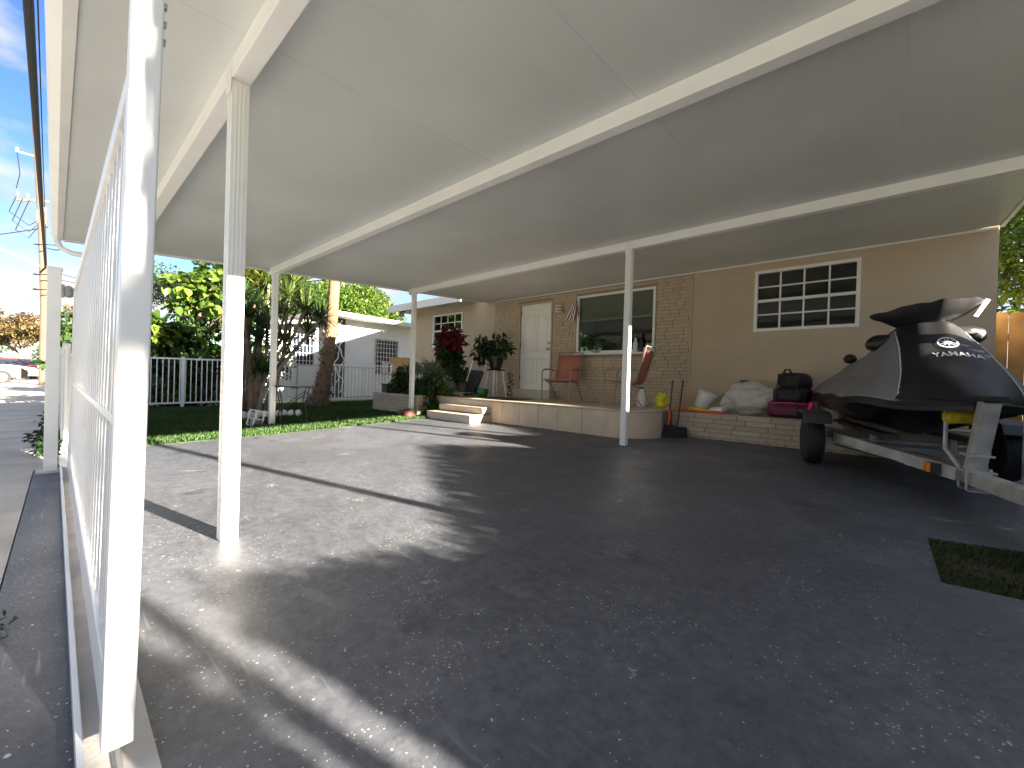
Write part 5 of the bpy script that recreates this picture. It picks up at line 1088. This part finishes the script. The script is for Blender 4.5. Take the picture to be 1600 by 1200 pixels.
# hull
hs = []
for t in np.linspace(-1.58, 1.49, 26):
    wv = Wf(t)*.97; kz = min(.70, .40+.34*max(0, (t-.35)/.75)**1.5)+.05*max(0, -(t+.7)); ch = .61+.09*min(1, max(0, (t-.4)/.8))
    hs.append([(t, -wv, .74), (t, -wv, ch+.04), (t, -wv*.84, ch-.04), (t, -wv*.4, kz+.06), (t, 0, kz), (t, wv*.4, kz+.06), (t, wv*.84, ch-.04), (t, wv, ch+.04), (t, wv, .74)])
b = MB(); m_ = 9
b.add([q for r_ in hs for q in r_], [(i*m_+k, i*m_+k+1, (i+1)*m_+k+1, (i+1)*m_+k) for i in range(25) for k in range(8)]+[tuple(range(m_))]); b.build('hull', 'hull_black', jt, True, smooth=True)
for s_ in (-1, 1):
    b = MB(); b.add([(-1.45, s_*.535, .62), (-.85, s_*.59, .64), (-.8, s_*.59, .70), (-1.45, s_*.53, .72), (-1.45, s_*.46, .62), (-.85, s_*.52, .64), (-.8, s_*.52, .70), (-1.45, s_*.46, .72)], [(0, 1, 2, 3), (7, 6, 5, 4), (0, 4, 5, 1), (1, 5, 6, 2), (2, 6, 7, 3), (3, 7, 4, 0)]); b.build('sponson', 'hull_red', jt, True, bevel=.01)
# stiff handlebar hood: a dished fabric visor drawn out to a point at both sides
V = []; F = []; nY, nA = 49, 24
for i in range(nY):
    v = -1+2*i/(nY-1); y = .01+v*.385; d = .21*(1-abs(v)**1.9)**.8+.004; zb0 = 1.335+.19*abs(v)**1.7+.05*v; zt0 = 1.535+.03*(1-v*v)+.05*v
    for k in range(nA):
        a = 2*math.pi*k/nA; ca, sa = math.cos(a), math.sin(a); fr2 = .005*math.sin(11*v+2*a)+.003*math.sin(19*v-2*a)
        if sa >= 0: z = zt0-.05*sa*(1-v*v)
        else: z = zt0+(zb0-zt0)*(-sa)**.75
        V.append((.47+d*ca*(1 if sa >= 0 else 1-.35*(-sa))+fr2+.02*(1-v*v), y, z+fr2))
for i in range(nY-1):
    for k in range(nA): F.append((i*nA+k, i*nA+(k+1) % nA, (i+1)*nA+(k+1) % nA, (i+1)*nA+k))
b = MB(); b.add(V, F+[tuple(range(nA)), tuple(range(nY*nA-1, (nY-1)*nA-1, -1))]); b.build('handlebar_hood', 'cover_sheen', jt, True, smooth=True)
b = MB(); b.add([(.60, .27, 1.44), (.585, .30, 1.43), (.50, .405, 1.585), (.49, .38, 1.60)], [(0, 1, 2, 3)]); o = b.build('hood_flap', 'cover_trim', jt, True); s_ = o.modifiers.new('t', 'SOLIDIFY'); s_.thickness = .006
for s_ in (-1, 1):      # fabric ears over the mirrors, growing out of the cover
    V = []; F = []; n1_, n2_ = 14, 12
    for i in range(n1_):
        u = i/(n1_-1); y = s_*(.13+.27*u); ry = .075*(1-u**5)**.5*(.75+.35*u)+.004; rx = .13*(1-.35*u)*(1-u**6)**.5+.004
        for k in range(n2_): a = 2*math.pi*k/n2_; V.append((.50+rx*math.cos(a)-.03*u, y, 1.27+.03*s_-.02*u*u+ry*math.sin(a)+.004*math.sin(5*a+9*u)))
    for i in range(n1_-1):
        for k in range(n2_): F.append((i*n2_+k, i*n2_+(k+1) % n2_, (i+1)*n2_+(k+1) % n2_, (i+1)*n2_+k))
    b = MB(); b.add(V, F+[tuple(range(n2_)), tuple(range((n1_-1)*n2_, n1_*n2_))]); b.build('mirror_sleeve', 'cover_black', jt, True, smooth=True)
    lump('rear_sleeve', 'cover_black', (-.6, s_*.29, 1.15), (.12, .06, .055), jt, .1, 4, 14, 10, True, True)
# lettering and emblem on the cover front, draped on its surface
def drape(x, y2):        # x across (picture right = +), y2 up along the hood
    t = .97-y2*.84; return t, x
def nrm(t, y):
    e = .01; a = Vector((e*2, 0, H(t+e, y)-H(t-e, y))); c = Vector((0, e*2, H(t, y+e)-H(t, y-e))); n = a.cross(c); return n.normalized()
def draped(name, m, V, F, off=.006):
    Vn = []
    for x, y2 in V: t, y = drape(x, y2); Vn.append(Vector((t, y, H(t, y)))+nrm(t, y)*off)
    b = MB(); b.add(Vn, F); return b.build(name, m, jt, True)
cu = bpy.data.curves.new('lettering', 'FONT'); cu.body = 'YAMAHA'; cu.size = .064; cu.align_x = 'CENTER'; cu.offset = .0016; cu.space_character = 1.1; cu.resolution_u = 3
to = link(bpy.data.objects.new('lettering_curve', cu)); bpy.context.view_layer.update()
me = bpy.data.meshes.new_from_object(to.evaluated_get(bpy.context.evaluated_depsgraph_get()))
TV = [(v.co.x*1.02+.055, v.co.y*1.1+(-.022)) for v in me.vertices]; TF = [tuple(p_.vertices) for p_ in me.polygons]; bpy.data.objects.remove(to)
draped('lettering', 'logo_white', TV, TF)
EV = []; EF = []; cx_, cy_, r0, r1 = 0., 0., .074, .06
n = 36
for i in range(n): a = 2*math.pi*i/n; EV += [(cx_+r1*math.cos(a), cy_+r1*math.sin(a)), (cx_+r0*math.cos(a), cy_+r0*math.sin(a))]
for i in range(n): j = (i+1) % n; EF.append((2*i, 2*i+1, 2*j+1, 2*j))
def strip(ax, ay, bx, by, w_):
    dx, dy = bx-ax, by-ay; l = math.hypot(dx, dy); px, py = -dy/l*w_/2, dx/l*w_/2; k = len(EV); EV.extend([(ax-px, ay-py), (bx-px, by-py), (bx+px, by+py), (ax+px, ay+py)]); EF.append((k, k+1, k+2, k+3))
for k in range(3):
    a = math.pi/2+2*math.pi*k/3; ca, sa = math.cos(a), math.sin(a); qx, qy = -sa, ca
    strip(cx_, cy_, cx_+.03*ca, cy_+.03*sa, .010); strip(cx_, cy_, cx_-.052*ca, cy_-.052*sa, .007)
    for s_ in (-1, 1): strip(cx_+.012*ca+s_*.011*qx, cy_+.012*sa+s_*.011*qy, cx_+.057*ca+s_*.011*qx, cy_+.057*sa+s_*.011*qy, .006)
draped('emblem', 'logo_white', [(x*.84+.03, y*.84+.132) for x, y in EV], EF, .010)
bpy.context.view_layer.update()
